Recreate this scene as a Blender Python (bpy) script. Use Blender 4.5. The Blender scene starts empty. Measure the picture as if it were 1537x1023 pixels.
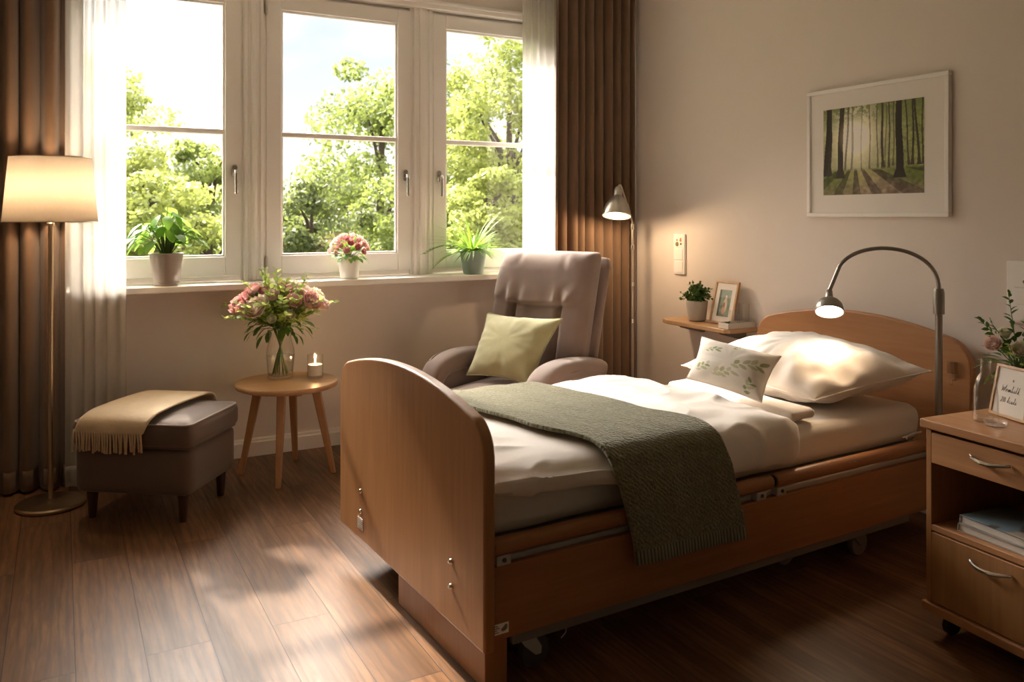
import bpy, bmesh, math, random
import numpy as np
from mathutils import Vector, Matrix, noise as mn

random.seed(7)
C = bpy.context.scene.collection
PI = math.pi
R = math.radians

# ------------------------------------------------------------------ camera (level, shifted lens)
cam = bpy.data.cameras.new('camera')
cam.sensor_width = 36.0
cam.lens = 36.0 * 1242 / 1537
cam.shift_y = -188.5 / 1537
cam.clip_start = 0.05
cam.clip_end = 500
cam.dof.use_dof = True
cam.dof.focus_distance = 3.2
cam.dof.aperture_fstop = 4.5
co = bpy.data.objects.new('camera', cam)
co.location = (0, 0, 1.25)
co.rotation_euler = (PI / 2, 0, -R(28.6))
C.objects.link(co)
sc = bpy.context.scene
sc.camera = co
sc.view_settings.view_transform = 'Standard'
sc.view_settings.look = 'None'
sc.view_settings.gamma = 1
sc.view_settings.exposure = 1.9
try:
    sc.view_settings.use_curve_mapping = False
except Exception:
    pass
cy = sc.cycles
cy.use_denoising = True
try:
    cy.denoiser = 'OPENIMAGEDENOISE'
except Exception:
    pass
cy.max_bounces = 10
cy.diffuse_bounces = 5
cy.glossy_bounces = 3
cy.transmission_bounces = 6
cy.transparent_max_bounces = 24
cy.sample_clamp_indirect = 6.0
cy.caustics_reflective = False
cy.caustics_refractive = False


# ------------------------------------------------------------------ materials
def lin(c):
    return tuple(((v / 255) / 12.92 if v / 255 <= .04045 else ((v / 255 + .055) / 1.055) ** 2.4) for v in c)


class NT:
    def __init__(s, name):
        s.m = bpy.data.materials.new(name)
        s.m.use_nodes = True
        s.t = s.m.node_tree
        s.t.nodes.clear()
        s.out = s.n('ShaderNodeOutputMaterial')

    def n(s, typ, **kw):
        nd = s.t.nodes.new(typ)
        for k, v in kw.items():
            setattr(nd, k, v)
        return nd

    def l(s, a, b):
        s.t.links.new(a, b)

    def val(s, nd, **kw):
        for k, v in kw.items():
            k = k.replace('_', ' ')
            i = nd.inputs[k]
            try:
                i.default_value = v
            except Exception:
                i.default_value = (*v, 1)
        return nd

    def coords(s, scale=(1, 1, 1), loc=(0, 0, 0), kind='Object', rot=(0, 0, 0)):
        tc = s.n('ShaderNodeTexCoord')
        mp = s.n('ShaderNodeMapping')
        mp.inputs['Scale'].default_value = scale
        mp.inputs['Location'].default_value = loc
        mp.inputs['Rotation'].default_value = rot
        s.l(tc.outputs[kind], mp.inputs['Vector'])
        return mp.outputs['Vector']

    def noise(s, vec, scale=5, detail=4, rough=.5, dist=0):
        nd = s.n('ShaderNodeTexNoise')
        s.val(nd, Scale=scale, Detail=detail, Roughness=rough, Distortion=dist)
        if vec is not None:
            s.l(vec, nd.inputs['Vector'])
        return nd.outputs['Fac']

    def ramp(s, fac, stops):
        nd = s.n('ShaderNodeValToRGB')
        e = nd.color_ramp.elements
        while len(e) < len(stops):
            e.new(.5)
        for i, (p, c) in enumerate(stops):
            e[i].position = p
            e[i].color = (*c, 1) if len(c) == 3 else c
        s.l(fac, nd.inputs['Fac'])
        return nd.outputs['Color']

    def mix(s, fac, a, b, mode='MIX'):
        nd = s.n('ShaderNodeMix', data_type='RGBA', blend_type=mode)
        for i, v in ((0, fac), (6, a), (7, b)):
            if isinstance(v, (int, float)):
                nd.inputs[i].default_value = v
            elif isinstance(v, tuple):
                nd.inputs[i].default_value = (*v, 1)
            else:
                s.l(v, nd.inputs[i])
        return nd.outputs[2]

    def bump(s, h, strength=.3, dist=.01, normal=None):
        nd = s.n('ShaderNodeBump')
        s.val(nd, Strength=strength, Distance=dist)
        s.l(h, nd.inputs['Height'])
        if normal is not None:
            s.l(normal, nd.inputs['Normal'])
        return nd.outputs['Normal']

    def pbsdf(s, color=(.5, .5, .5), rough=.5, metal=0, normal=None, sheen=0, trans=0, ior=1.5, emit=None, estr=0, coat=0, spec=.5, sss=0):
        nd = s.n('ShaderNodeBsdfPrincipled')
        for k, v in (('Base Color', color), ('Roughness', rough), ('Metallic', metal), ('Sheen Weight', sheen),
                     ('Transmission Weight', trans), ('IOR', ior), ('Coat Weight', coat), ('Specular IOR Level', spec)):
            i = nd.inputs[k]
            if isinstance(v, tuple):
                i.default_value = (*v, 1)
            elif isinstance(v, (int, float)):
                i.default_value = v
            else:
                s.l(v, i)
        if normal is not None:
            s.l(normal, nd.inputs['Normal'])
        if emit is not None:
            nd.inputs['Emission Color'].default_value = (*emit, 1)
            nd.inputs['Emission Strength'].default_value = estr
        return nd.outputs['BSDF']

    def done(s, sh):
        s.l(sh, s.out.inputs['Surface'])
        return s.m


def plain(name, col, rough=.5, metal=0, bump=None, var=0.0, coat=0, sheen=0, spec=.5):
    t = NT(name)
    v = t.coords()
    n = t.noise(v, 14, 4)
    c = t.mix(n, tuple(x * (1 - var) for x in col), tuple(min(1, x * (1 + var)) for x in col))
    nm = None
    if bump:
        nm = t.bump(t.noise(v, bump[0], 3), bump[1], bump[2] if len(bump) > 2 else .002)
    return t.done(t.pbsdf(c, rough, metal, nm, sheen=sheen, coat=coat, spec=spec))


def wood(name, dark, light, axis='z', rough=.42, scale=1.0, coat=.12):
    t = NT(name)
    k = {'x': (.06, 1, 1), 'y': (1, .06, 1), 'z': (1, 1, .06)}[axis]
    v = t.coords(tuple(a * scale for a in k))
    w = t.n('ShaderNodeTexWave', wave_type='RINGS', rings_direction='SPHERICAL')
    big = t.noise(v, 4, 3, .5, .4)
    fine = t.noise(v, 60, 5, .6, .2)
    mid = t.noise(v, 16, 4, .55, 1.2)
    c = t.ramp(t.mix(.55, big, mid), [(.3, dark), (.5, tuple((a + b) / 2 for a, b in zip(dark, light))), (.72, light)])
    c = t.mix(t.ramp(fine, [(.35, (.0, .0, .0)), (.7, (1, 1, 1))]), t.mix(.68, c, dark), c)
    nm = t.bump(fine, .06, .002)
    return t.done(t.pbsdf(c, rough, 0, nm, coat=coat))


def fabric(name, col, scale=900, strength=.25, var=.12, rough=.9, sheen=.25, soft=10):
    t = NT(name)
    v = t.coords()
    big = t.noise(v, soft, 5, .6)
    c = t.mix(big, tuple(x * (1 - var) for x in col), tuple(min(1, x * (1 + var)) for x in col))
    f = t.noise(v, scale, 2)
    nm = t.bump(f, strength, .0012)
    return t.done(t.pbsdf(c, rough, 0, nm, sheen=sheen, spec=.25))


def glass(name, tint=(.97, .98, .97), edge=(.75, .78, .75), rough=.02, refl=1.0):
    t = NT(name)
    lw = t.n('ShaderNodeLayerWeight')
    lw.inputs['Blend'].default_value = .5
    col = t.ramp(lw.outputs['Facing'], [(.0, tint), (.6, tint), (1.0, edge)])
    tr = t.n('ShaderNodeBsdfTransparent')
    t.l(col, tr.inputs['Color'])
    gl = t.n('ShaderNodeBsdfGlossy')
    gl.inputs['Roughness'].default_value = rough
    pw = t.n('ShaderNodeMath', operation='POWER')
    t.l(lw.outputs['Facing'], pw.inputs[0])
    pw.inputs[1].default_value = 3.0
    mth = t.n('ShaderNodeMath', operation='MULTIPLY_ADD')
    t.l(pw.outputs[0], mth.inputs[0])
    mth.inputs[1].default_value = .5 * refl
    mth.inputs[2].default_value = .035 * refl
    mx = t.n('ShaderNodeMixShader')
    t.l(mth.outputs[0], mx.inputs['Fac'])
    t.l(tr.outputs[0], mx.inputs[1])
    t.l(gl.outputs[0], mx.inputs[2])
    return t.done(mx.outputs[0])


def leafy(name, c1, c2, tcol, tfac=.4, rough=.45, nscale=20):
    t = NT(name)
    n = t.noise(t.coords(), nscale, 3)
    c = t.ramp(n, [(.32, c1), (.68, c2)])
    p = t.pbsdf(c, rough, spec=.35)
    tl = t.n('ShaderNodeBsdfTranslucent')
    tl.inputs['Color'].default_value = (*tcol, 1)
    mx = t.n('ShaderNodeMixShader')
    mx.inputs['Fac'].default_value = tfac
    t.l(p, mx.inputs[1])
    t.l(tl.outputs[0], mx.inputs[2])
    return t.done(mx.outputs[0])


def sheer(name):
    t = NT(name)
    n = t.noise(t.coords((1, 1, 1)), 500, 2)
    d = t.n('ShaderNodeBsdfDiffuse')
    d.inputs['Color'].default_value = (.86, .83, .79, 1)
    tl = t.n('ShaderNodeBsdfTranslucent')
    tl.inputs['Color'].default_value = (.66, .635, .60, 1)
    tr = t.n('ShaderNodeBsdfTransparent')
    m1 = t.n('ShaderNodeMixShader')
    m1.inputs['Fac'].default_value = .62
    t.l(d.outputs[0], m1.inputs[1])
    t.l(tl.outputs[0], m1.inputs[2])
    lw = t.n('ShaderNodeLayerWeight')
    lw.inputs['Blend'].default_value = .3
    f = t.ramp(lw.outputs['Facing'], [(0, (.42,) * 3), (.8, (.1,) * 3)])
    m2 = t.n('ShaderNodeMixShader')
    t.l(f, m2.inputs['Fac'])
    t.l(m1.outputs[0], m2.inputs[1])
    t.l(tr.outputs[0], m2.inputs[2])
    return t.done(m2.outputs[0])


def translucent(name, dcol, tcol, fac):
    t = NT(name)
    n = t.noise(t.coords((1, 1, .4)), 160, 3)
    p = t.n('ShaderNodeBsdfDiffuse')
    t.l(t.mix(n, tuple(x * .92 for x in dcol), dcol), p.inputs['Color'])
    tl = t.n('ShaderNodeBsdfTranslucent')
    t.l(t.mix(n, tuple(x * .9 for x in tcol), tcol), tl.inputs['Color'])
    mx = t.n('ShaderNodeMixShader')
    mx.inputs['Fac'].default_value = fac
    t.l(p.outputs[0], mx.inputs[1])
    t.l(tl.outputs[0], mx.inputs[2])
    return t.done(mx.outputs[0])


def glow(name, col, strength):
    t = NT(name)
    e = t.n('ShaderNodeEmission')
    e.inputs['Color'].default_value = (*col, 1)
    e.inputs['Strength'].default_value = strength
    return t.done(e.outputs[0])


def painted(name, rough=.6, bump=None):
    t = NT(name)
    a = t.n('ShaderNodeVertexColor', layer_name='Col')
    nm = t.bump(t.noise(t.coords(), bump[0], 2), bump[1], .0012) if bump else None
    return t.done(t.pbsdf(a.outputs['Color'], rough, 0, nm, spec=.3))


M = {}


def floor_material():
    t = NT('oak floor planks')
    tc = t.n('ShaderNodeTexCoord')
    sp = t.n('ShaderNodeSeparateXYZ')
    t.l(tc.outputs['Object'], sp.inputs[0])
    sub = t.n('ShaderNodeMath', operation='SUBTRACT')
    t.l(sp.outputs['X'], sub.inputs[0])
    sub.inputs[1].default_value = .035 - 1.77
    cb = t.n('ShaderNodeCombineXYZ')
    t.l(sp.outputs['Y'], cb.inputs[0])
    t.l(sub.outputs[0], cb.inputs[1])

    def brick(c1, c2, mo):
        b = t.n('ShaderNodeTexBrick', offset=.37, offset_frequency=2)
        t.val(b, Color1=c1, Color2=c2, Mortar=mo, Scale=1.0)
        b.inputs['Mortar Size'].default_value = .0016
        b.inputs['Mortar Smooth'].default_value = .3
        b.inputs['Brick Width'].default_value = 1.28
        b.inputs['Row Height'].default_value = .177
        t.l(cb.outputs[0], b.inputs['Vector'])
        return b
    b1 = brick((0, 0, 0), (1, 1, 1), (.5, .5, .5))
    rnd = b1.outputs['Color']
    off = t.n('ShaderNodeVectorMath', operation='MULTIPLY_ADD')
    t.l(rnd, off.inputs[0])
    off.inputs[1].default_value = (7, 13, 3)
    t.l(tc.outputs['Object'], off.inputs[2])
    mp = t.n('ShaderNodeMapping')
    mp.inputs['Scale'].default_value = (1, .09, 1)
    t.l(off.outputs[0], mp.inputs['Vector'])
    v = mp.outputs['Vector']
    g1 = t.noise(v, 9, 4, .55, 1.6)
    g2 = t.noise(v, 75, 5, .62, .4)
    w = t.n('ShaderNodeTexWave', wave_type='BANDS', bands_direction='X')
    t.val(w, Scale=11.0, Distortion=9.0, Detail=3.0)
    w.inputs['Detail Scale'].default_value = 1.4
    t.l(v, w.inputs['Vector'])
    base = t.ramp(g1, [(.28, (.105, .048, .020)), (.5, (.185, .092, .042)), (.74, (.28, .15, .075))])
    base = t.mix(t.ramp(w.outputs['Fac'], [(.02, (.0,) * 3), (.5, (.95,) * 3)]), t.mix(.5, base, (.085, .048, .03)), base)
    base = t.mix(t.ramp(g2, [(.3, (0,) * 3), (.62, (1,) * 3)]), t.mix(.5, base, (.05, .027, .015)), base)
    tone = t.ramp(rnd, [(0, (.78, .77, .76)), (1, (1.12, 1.1, 1.08))])
    base = t.mix(1.0, base, tone, 'MULTIPLY')
    base = t.mix(b1.outputs['Fac'], base, (.035, .02, .013))
    nm = t.bump(g2, .08, .002)
    inv = t.n('ShaderNodeMath', operation='SUBTRACT')
    inv.inputs[0].default_value = 1
    t.l(b1.outputs['Fac'], inv.inputs[1])
    nm = t.bump(inv.outputs[0], .5, .0015, nm)
    ro = t.ramp(g2, [(.3, (.42,) * 3), (.8, (.32,) * 3)])
    return t.done(t.pbsdf(base, ro, 0, nm, spec=.25))


def knit_material(name, c1, c2):
    t = NT(name)
    uv = t.n('ShaderNodeTexCoord').outputs['UV']
    w1 = t.n('ShaderNodeTexWave', wave_type='BANDS', bands_direction='DIAGONAL')
    mp = t.n('ShaderNodeMapping')
    mp.inputs['Scale'].default_value = (1, 1, 0)
    t.l(uv, mp.inputs['Vector'])
    t.l(mp.outputs['Vector'], w1.inputs['Vector'])
    t.val(w1, Scale=34.0, Distortion=7.0, Detail=2.5)
    vo = t.n('ShaderNodeTexVoronoi')
    t.l(mp.outputs['Vector'], vo.inputs['Vector'])
    vo.inputs['Scale'].default_value = 120
    h = t.mix(.68, w1.outputs['Fac'], vo.outputs['Distance'])
    sp = t.n('ShaderNodeSeparateXYZ')
    t.l(uv, sp.inputs[0])
    rib = t.n('ShaderNodeTexWave', wave_type='BANDS', bands_direction='X')
    t.l(mp.outputs['Vector'], rib.inputs['Vector'])
    t.val(rib, Scale=24.0, Distortion=.3)
    lt = t.n('ShaderNodeMath', operation='LESS_THAN')
    t.l(sp.outputs['Y'], lt.inputs[0])
    lt.inputs[1].default_value = .045
    h = t.mix(lt.outputs[0], h, rib.outputs['Fac'])
    c = t.mix(h, c1, c2)
    nm = t.bump(h, .85, .006)
    return t.done(t.pbsdf(c, .95, 0, nm, sheen=.3, spec=.15))


def build_materials():
    M['floor'] = floor_material()
    M['wall'] = plain('warm grey wall paint', (.775, .705, .645), .85, bump=(160, .12, .002), var=.015, spec=.2)
    M['ceil'] = plain('white ceiling paint', (.86, .84, .80), .9)
    M['white'] = plain('white painted window wood', (.92, .89, .85), .42, var=.015)
    M['sill'] = plain('white sill', (.90, .87, .82), .3, var=.02)
    M['trimw'] = plain('white baseboard', (.80, .77, .72), .5)
    M['pane'] = glass('window glass', (.99, .99, .985), (.9, .93, .92), .0, .8)
    M['sheer'] = sheer('sheer white voile')
    M['curtain'] = fabric('brown curtain cloth', (.195, .118, .070), 700, .3, .2, .85, .35, 6)
    M['beech_z'] = wood('beech veneer upright grain', (.30, .135, .048), (.46, .23, .09), 'z')
    M['beech_x'] = wood('beech veneer lengthwise grain', (.30, .125, .045), (.47, .215, .085), 'x')
    M['beech_y'] = wood('beech veneer crosswise grain', (.40, .185, .075), (.60, .31, .14), 'y')
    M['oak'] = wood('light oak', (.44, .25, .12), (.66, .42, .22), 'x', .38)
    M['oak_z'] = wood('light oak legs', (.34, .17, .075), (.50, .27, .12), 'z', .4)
    M['darkwood'] = wood('dark stained wood', (.03, .014, .008), (.07, .03, .017), 'z', .35)
    M['steel'] = plain('brushed steel', (.6, .57, .52), .32, 1.0, var=.05)
    M['chrome'] = plain('chrome', (.7, .68, .64), .16, 1.0)
    M['brass'] = plain('brushed bronze metal', (.5, .39, .26), .3, 1.0, var=.06)
    M['greymetal'] = plain('grey coated metal', (.23, .22, .2), .45, .3)
    M['lampgrey'] = plain('grey lamp metal', (.33, .31, .28), .32, .75)
    M['lightgrey'] = plain('light grey plastic', (.5, .48, .45), .5)
    M['darkgrey'] = plain('dark grey plastic', (.06, .06, .06), .5)
    M['black'] = plain('black rubber', (.015, .015, .015), .6)
    M['plastic'] = plain('white plastic', (.92, .90, .87), .35)
    M['shade'] = translucent('linen lamp shade', (.8, .74, .66), (.95, .89, .80), .5)
    M['bulbwarm'] = glow('warm bulb', (1, .66, .34), 16)
    M['bulbface'] = glow('lamp diffuser', (1, .83, .62), 9)
    M['flame'] = glow('candle flame', (1, .62, .25), 14)
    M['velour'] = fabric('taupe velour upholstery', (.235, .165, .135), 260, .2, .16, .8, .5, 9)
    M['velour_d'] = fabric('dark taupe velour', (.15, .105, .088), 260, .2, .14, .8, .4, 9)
    M['ottoman'] = fabric('grey brown ottoman cloth', (.125, .088, .072), 500, .25, .1, .7, .3, 12)
    M['piping'] = fabric('light piping', (.36, .29, .25), 500, .2, .08)
    M['throw'] = fabric('beige woven wool', (.70, .56, .38), 190, .9, .12, .95, .4, 40)
    M['cushion'] = fabric('sage green cushion cloth', (.40, .37, .20), 420, .45, .14, .92, .4, 16)
    M['linen'] = fabric('white bed linen', (.82, .765, .71), 800, .08, .02, .85, .1, 5)
    M['sheet'] = fabric('cream fitted sheet', (.81, .74, .665), 800, .08, .02, .85, .1, 5)
    M['knit'] = knit_material('olive green knit', (.095, .09, .046), (.26, .25, .155))
    M['pot_grey'] = plain('glazed taupe ceramic', (.36, .30, .26), .3, var=.12, coat=.3)
    M['pot_white'] = plain('white ceramic', (.78, .74, .68), .3, coat=.3)
    M['pot_green'] = plain('sage green ceramic', (.25, .33, .30), .4, var=.08)
    M['pot_stone'] = plain('grey stoneware', (.46, .42, .37), .5, bump=(120, .2), var=.1)
    M['soil'] = plain('soil', (.04, .027, .018), .95, bump=(90, .8, .006))
    M['leaf_bright'] = leafy('bright green leaf', (.04, .14, .015), (.12, .29, .04), (.30, .52, .06), .4)
    M['leaf_spider'] = leafy('spider plant leaf', (.07, .22, .02), (.2, .42, .07), (.42, .62, .08), .4)
    M['leaf_dark'] = leafy('dark green leaf', (.02, .065, .012), (.06, .15, .025), (.14, .26, .03), .25)
    M['leaf_lime'] = leafy('lime sprig leaf', (.20, .30, .05), (.38, .50, .13), (.6, .68, .18), .45)
    M['stem'] = plain('green stem', (.12, .2, .045), .5, var=.2)
    M['petal_pink'] = leafy('pink petal', (.80, .40, .40), (.90, .62, .60), (.9, .55, .5), .25, .6)
    M['petal_blush'] = leafy('blush petal', (.88, .68, .60), (.92, .80, .72), (.9, .7, .6), .25, .6)
    M['petal_white'] = leafy('cream petal', (.84, .80, .60), (.92, .88, .76), (.85, .8, .6), .3, .6)
    M['petal_rose'] = leafy('deep rose petal', (.66, .22, .28), (.8, .36, .40), (.7, .3, .3), .25, .6)
    M['glass'] = glass('clear glass', (.993, .994, .99), (.78, .80, .77), .02, 1.1)
    M['water'] = glass('water', (.95, .955, .93), (.7, .72, .68), .02, .8)
    M['wax'] = plain('candle wax', (.85, .78, .66), .45)
    M['mat'] = plain('passepartout board', (.80, .76, .71), .8)
    M['framew'] = plain('white frame lacquer', (.85, .82, .78), .4)
    M['paint'] = painted('printed picture', .55)
    M['pattern'] = painted('printed cushion cotton', .85, (800, .1))
    M['paper'] = plain('page edges', (.62, .57, .5), .8, bump=(400, .2))
    M['cover_grey'] = painted('photo book cover', .4)
    M['cover_pale'] = plain('pale cover', (.40, .36, .32), .45)
    M['clear'] = glass('clear plastic', (.97, .96, .94), (.8, .78, .74), .08, 3.0)
    M['ink'] = plain('grey ink', (.2, .165, .145), .8)
    M['card'] = plain('cream card', (.66, .60, .53), .8)
    M['sticker'] = plain('silver sticker', (.55, .52, .48), .35, .3)
    M['orange'] = plain('orange mark', (.7, .2, .06), .4)
    M['olive'] = plain('olive mark', (.25, .22, .08), .4)
    M['bark'] = plain('tree bark', (.05, .035, .022), .9, bump=(40, .7, .02), var=.2)
    M['lawn'] = plain('lawn', (.13, .125, .065), .95, var=.3)
    for k, a, b, tc in (('y', (.10, .15, .034), (.22, .26, .07), (.34, .39, .10)), ('g', (.052, .092, .022), (.125, .17, .045), (.22, .275, .065)), ('d', (.034, .056, .016), (.078, .105, .032), (.13, .165, .045))):
        M['tree_' + k] = leafy('tree leaves ' + k, a, b, tc, .5, .5, 1.3)


build_materials()


# ------------------------------------------------------------------ mesh helper
class Geo:
    def __init__(s):
        s.v, s.f, s.c, s.uv, s.b = [], [], [], {}, []

    def add(s, verts, faces):
        o = len(s.v)
        s.v += [tuple(p) for p in verts]
        s.f += [tuple(i + o for i in f) for f in faces]
        return o

    def box(s, lo, hi, mx=None):
        x0, y0, z0 = lo
        x1, y1, z1 = hi
        vs = [(x0, y0, z0), (x1, y0, z0), (x1, y1, z0), (x0, y1, z0), (x0, y0, z1), (x1, y0, z1), (x1, y1, z1), (x0, y1, z1)]
        if mx is not None:
            vs = [tuple(mx @ Vector(p)) for p in vs]
        s.add(vs, [(3, 2, 1, 0), (4, 5, 6, 7), (0, 1, 5, 4), (1, 2, 6, 5), (2, 3, 7, 6), (3, 0, 4, 7)])
        return s

    def lathe(s, prof, n=32, c=(0, 0, 0), mx=None, capb=True, capt=True):
        vs, fs = [], []
        for r, z in prof:
            for k in range(n):
                a = 2 * PI * k / n
                p = Vector((r * math.cos(a), r * math.sin(a), z))
                if mx is not None:
                    p = mx @ p
                vs.append((p.x + c[0], p.y + c[1], p.z + c[2]))
        m = len(prof)
        for i in range(m - 1):
            for k in range(n):
                k2 = (k + 1) % n
                fs.append((i * n + k, i * n + k2, (i + 1) * n + k2, (i + 1) * n + k))
        if capb:
            fs.append(tuple(range(n - 1, -1, -1)))
        if capt:
            fs.append(tuple((m - 1) * n + k for k in range(n)))
        s.add(vs, fs)
        return s

    def tube(s, pts, r, n=10, cap=True):
        pts = [Vector(p) for p in pts]
        m = len(pts)
        rs = r if isinstance(r, (list, tuple)) else [r] * m
        t0 = (pts[1] - pts[0]).normalized()
        up = Vector((0, 0, 1)) if abs(t0.z) < .9 else Vector((1, 0, 0))
        u = t0.cross(up).normalized()
        vs, fs = [], []
        for i, p in enumerate(pts):
            a, b = pts[max(i - 1, 0)], pts[min(i + 1, m - 1)]
            t = (b - a).normalized()
            u = (u - t * u.dot(t)).normalized()
            w = t.cross(u)
            for k in range(n):
                an = 2 * PI * k / n
                vs.append(tuple(p + (u * math.cos(an) + w * math.sin(an)) * rs[i]))
        for i in range(m - 1):
            for k in range(n):
                k2 = (k + 1) % n
                fs.append((i * n + k, i * n + k2, (i + 1) * n + k2, (i + 1) * n + k))
        if cap:
            fs.append(tuple(range(n - 1, -1, -1)))
            fs.append(tuple((m - 1) * n + k for k in range(n)))
        s.add(vs, fs)
        return s

    def prism(s, poly, axis, a, b, mx=None):
        """poly: 2-D points; axis: the extruded axis ('x': points are (y,z); 'y': (x,z); 'z': (x,y))."""
        def P(p, h):
            q = {'x': (h, p[0], p[1]), 'y': (p[0], h, p[1]), 'z': (p[0], p[1], h)}[axis]
            return tuple(mx @ Vector(q)) if mx is not None else q
        n = len(poly)
        vs = [P(p, a) for p in poly] + [P(p, b) for p in poly]
        fs = [tuple(range(n)), tuple(range(2 * n - 1, n - 1, -1))]
        for i in range(n):
            j = (i + 1) % n
            fs.append((i, i + n, j + n, j))
        s.add(vs, fs)
        return s

    def grid(s, nu, nv, fn, col=None, uv=None, closev=False):
        o = len(s.v)
        for i in range(nu + 1):
            for j in range(nv + 1):
                u, v = i / nu, j / nv
                s.v.append(tuple(fn(u, v)))
                if col:
                    s.c.append(col(u, v))
                if uv:
                    s.uv[len(s.v) - 1] = uv(u, v)
        for i in range(nu):
            for j in range(nv):
                a = o + i * (nv + 1) + j
                s.f.append((a, a + nv + 1, a + nv + 2, a + 1))
        return s

    def sphere(s, c, r, nu=12, nv=8, sq=(1, 1, 1)):
        prof = [(max(1e-4, math.sin(PI * i / nv)) * r, -math.cos(PI * i / nv) * r) for i in range(nv + 1)]
        mx = Matrix.Diagonal((*sq, 1)).to_3x3()
        return s.lathe(prof, nu, c, mx)

    def leaf(s, base, d, up, L, W, bend=.2, fold=.15, n=4, tip=.0):
        d = Vector(d).normalized()
        up = Vector(up)
        side = d.cross(up)
        if side.length < 1e-4:
            side = d.cross(Vector((1, .3, 0)))
        side.normalize()
        nn = side.cross(d).normalized()
        vs, fs = [], []
        base = Vector(base)
        for i in range(n + 1):
            t = i / n
            w = W * .5 * (math.sin(PI * min(1, t * .93 + .05)) ** .8 if tip == 0 else (1 - t) ** tip)
            p = base + d * (L * t) - nn * (bend * L * t * t)
            vs += [tuple(p - side * w + nn * w * fold), tuple(p), tuple(p + side * w + nn * w * fold)]
        for i in range(n):
            a = i * 3
            fs += [(a, a + 1, a + 4, a + 3), (a + 1, a + 2, a + 5, a + 4)]
        s.add(vs, fs)
        return s

    def build(s, name, m, parent=None, loc=None, rz=None, smooth=True, ang=35, bevel=None, sub=0, solid=None, flip=False, recalc=True):
        me = bpy.data.meshes.new(name)
        me.from_pydata(s.v, [], s.f)
        if s.c:
            at = me.color_attributes.new('Col', 'FLOAT_COLOR', 'POINT')
            arr = np.ones((len(s.v), 4), dtype=np.float32)
            arr[:, :3] = np.array(s.c, dtype=np.float32)
            at.data.foreach_set('color', arr.ravel())
        if s.uv:
            ul = me.uv_layers.new(name='UVMap')
            for lp in me.loops:
                ul.data[lp.index].uv = s.uv.get(lp.vertex_index, (0, 0))
        if recalc:
            bm = bmesh.new()
            bm.from_mesh(me)
            bmesh.ops.recalc_face_normals(bm, faces=bm.faces)
            bm.to_mesh(me)
            bm.free()
        me.validate()
        if smooth:
            me.shade_smooth()
            if ang < 180:
                me.set_sharp_from_angle(angle=R(ang))
        if m is not None:
            me.materials.append(M[m] if isinstance(m, str) else m)
        o = bpy.data.objects.new(name, me)
        C.objects.link(o)
        if parent is not None:
            o.parent = parent
        if loc is not None:
            o.location = loc
        if rz is not None:
            o.rotation_euler = (0, 0, rz)
        if solid:
            md = o.modifiers.new('thickness', 'SOLIDIFY')
            md.thickness = solid
            md.offset = -1
        if bevel:
            md = o.modifiers.new('edge', 'BEVEL')
            md.width = bevel[0]
            md.segments = bevel[1]
            md.limit_method = 'ANGLE'
            md.angle_limit = R(40)
            md.harden_normals = True
        if sub:
            md = o.modifiers.new('smooth', 'SUBSURF')
            md.levels = sub
            md.render_levels = sub
        return o


def tag(o, label, cat, group=None):
    o['label'] = label
    o['category'] = cat
    if group:
        o['group'] = group
    return o


def thing(name, label, cat, loc=(0, 0, 0), rz=0, group=None):
    o = bpy.data.objects.new(name, None)
    o.empty_display_size = .1
    o.location = loc
    o.rotation_euler = (0, 0, rz)
    C.objects.link(o)
    return tag(o, label, cat, group)


def struct(o):
    o['kind'] = 'structure'
    return o


def rrect(x0, x1, y0, y1, r, n=6):
    out = []
    for cx, cy_, a0 in ((x1 - r, y0 + r, -90), (x1 - r, y1 - r, 0), (x0 + r, y1 - r, 90), (x0 + r, y0 + r, 180)):
        for k in range(n + 1):
            a = R(a0 + 90 * k / n)
            out.append((cx + r * math.cos(a), cy_ + r * math.sin(a)))
    return out


def softbox(g, lo, hi, r=.04, puff=(0, 0, 0), n=14, wr=0, seed=0, e=4.0, mx=None):
    """Rounded cushion: a cube sphere squared off by a superellipse, with puffed faces and light wrinkles."""
    c = [(a + b) / 2 for a, b in zip(lo, hi)]
    h = [(b - a) / 2 for a, b in zip(lo, hi)]
    dirs = [((1, 0, 0), (0, 1, 0), (0, 0, 1)), ((-1, 0, 0), (0, 0, 1), (0, 1, 0)), ((0, 1, 0), (0, 0, 1), (1, 0, 0)),
            ((0, -1, 0), (1, 0, 0), (0, 0, 1)), ((0, 0, 1), (1, 0, 0), (0, 1, 0)), ((0, 0, -1), (0, 1, 0), (1, 0, 0))]
    for D, U, V in dirs:
        D, U, V = Vector(D), Vector(U), Vector(V)

        def fn(u, v):
            a = math.copysign(abs(2 * u - 1) ** .8, 2 * u - 1)
            b = math.copysign(abs(2 * v - 1) ** .8, 2 * v - 1)
            p = D + U * a + V * b
            q = []
            inner = [max(hh - r, 1e-4) for hh in h]
            P = [p[i] * h[i] for i in range(3)]
            k = [max(-inner[i], min(inner[i], P[i])) for i in range(3)]
            dd = Vector([P[i] - k[i] for i in range(3)])
            if dd.length > 1e-9:
                dd = dd.normalized() * r
            q = [k[i] + dd[i] for i in range(3)]
            nx, ny, nz = (q[i] / h[i] for i in range(3))
            q[0] += puff[0] * (1 - ny * ny) * (1 - nz * nz) * nx
            q[1] += puff[1] * (1 - nx * nx) * (1 - nz * nz) * ny
            q[2] += puff[2] * (1 - nx * nx) * (1 - ny * ny) * nz
            q = Vector(q) + Vector(c)
            if wr:
                nv_ = mn.noise(q * 9 + Vector((seed, 0, 0))) * wr + mn.noise(q * 22 + Vector((0, seed, 0))) * wr * .4
                q += dd.normalized() * nv_ if dd.length > 1e-9 else D * nv_
            if mx is not None:
                q = mx @ q
            return q
        g.grid(n, n, fn)
    return g


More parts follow.
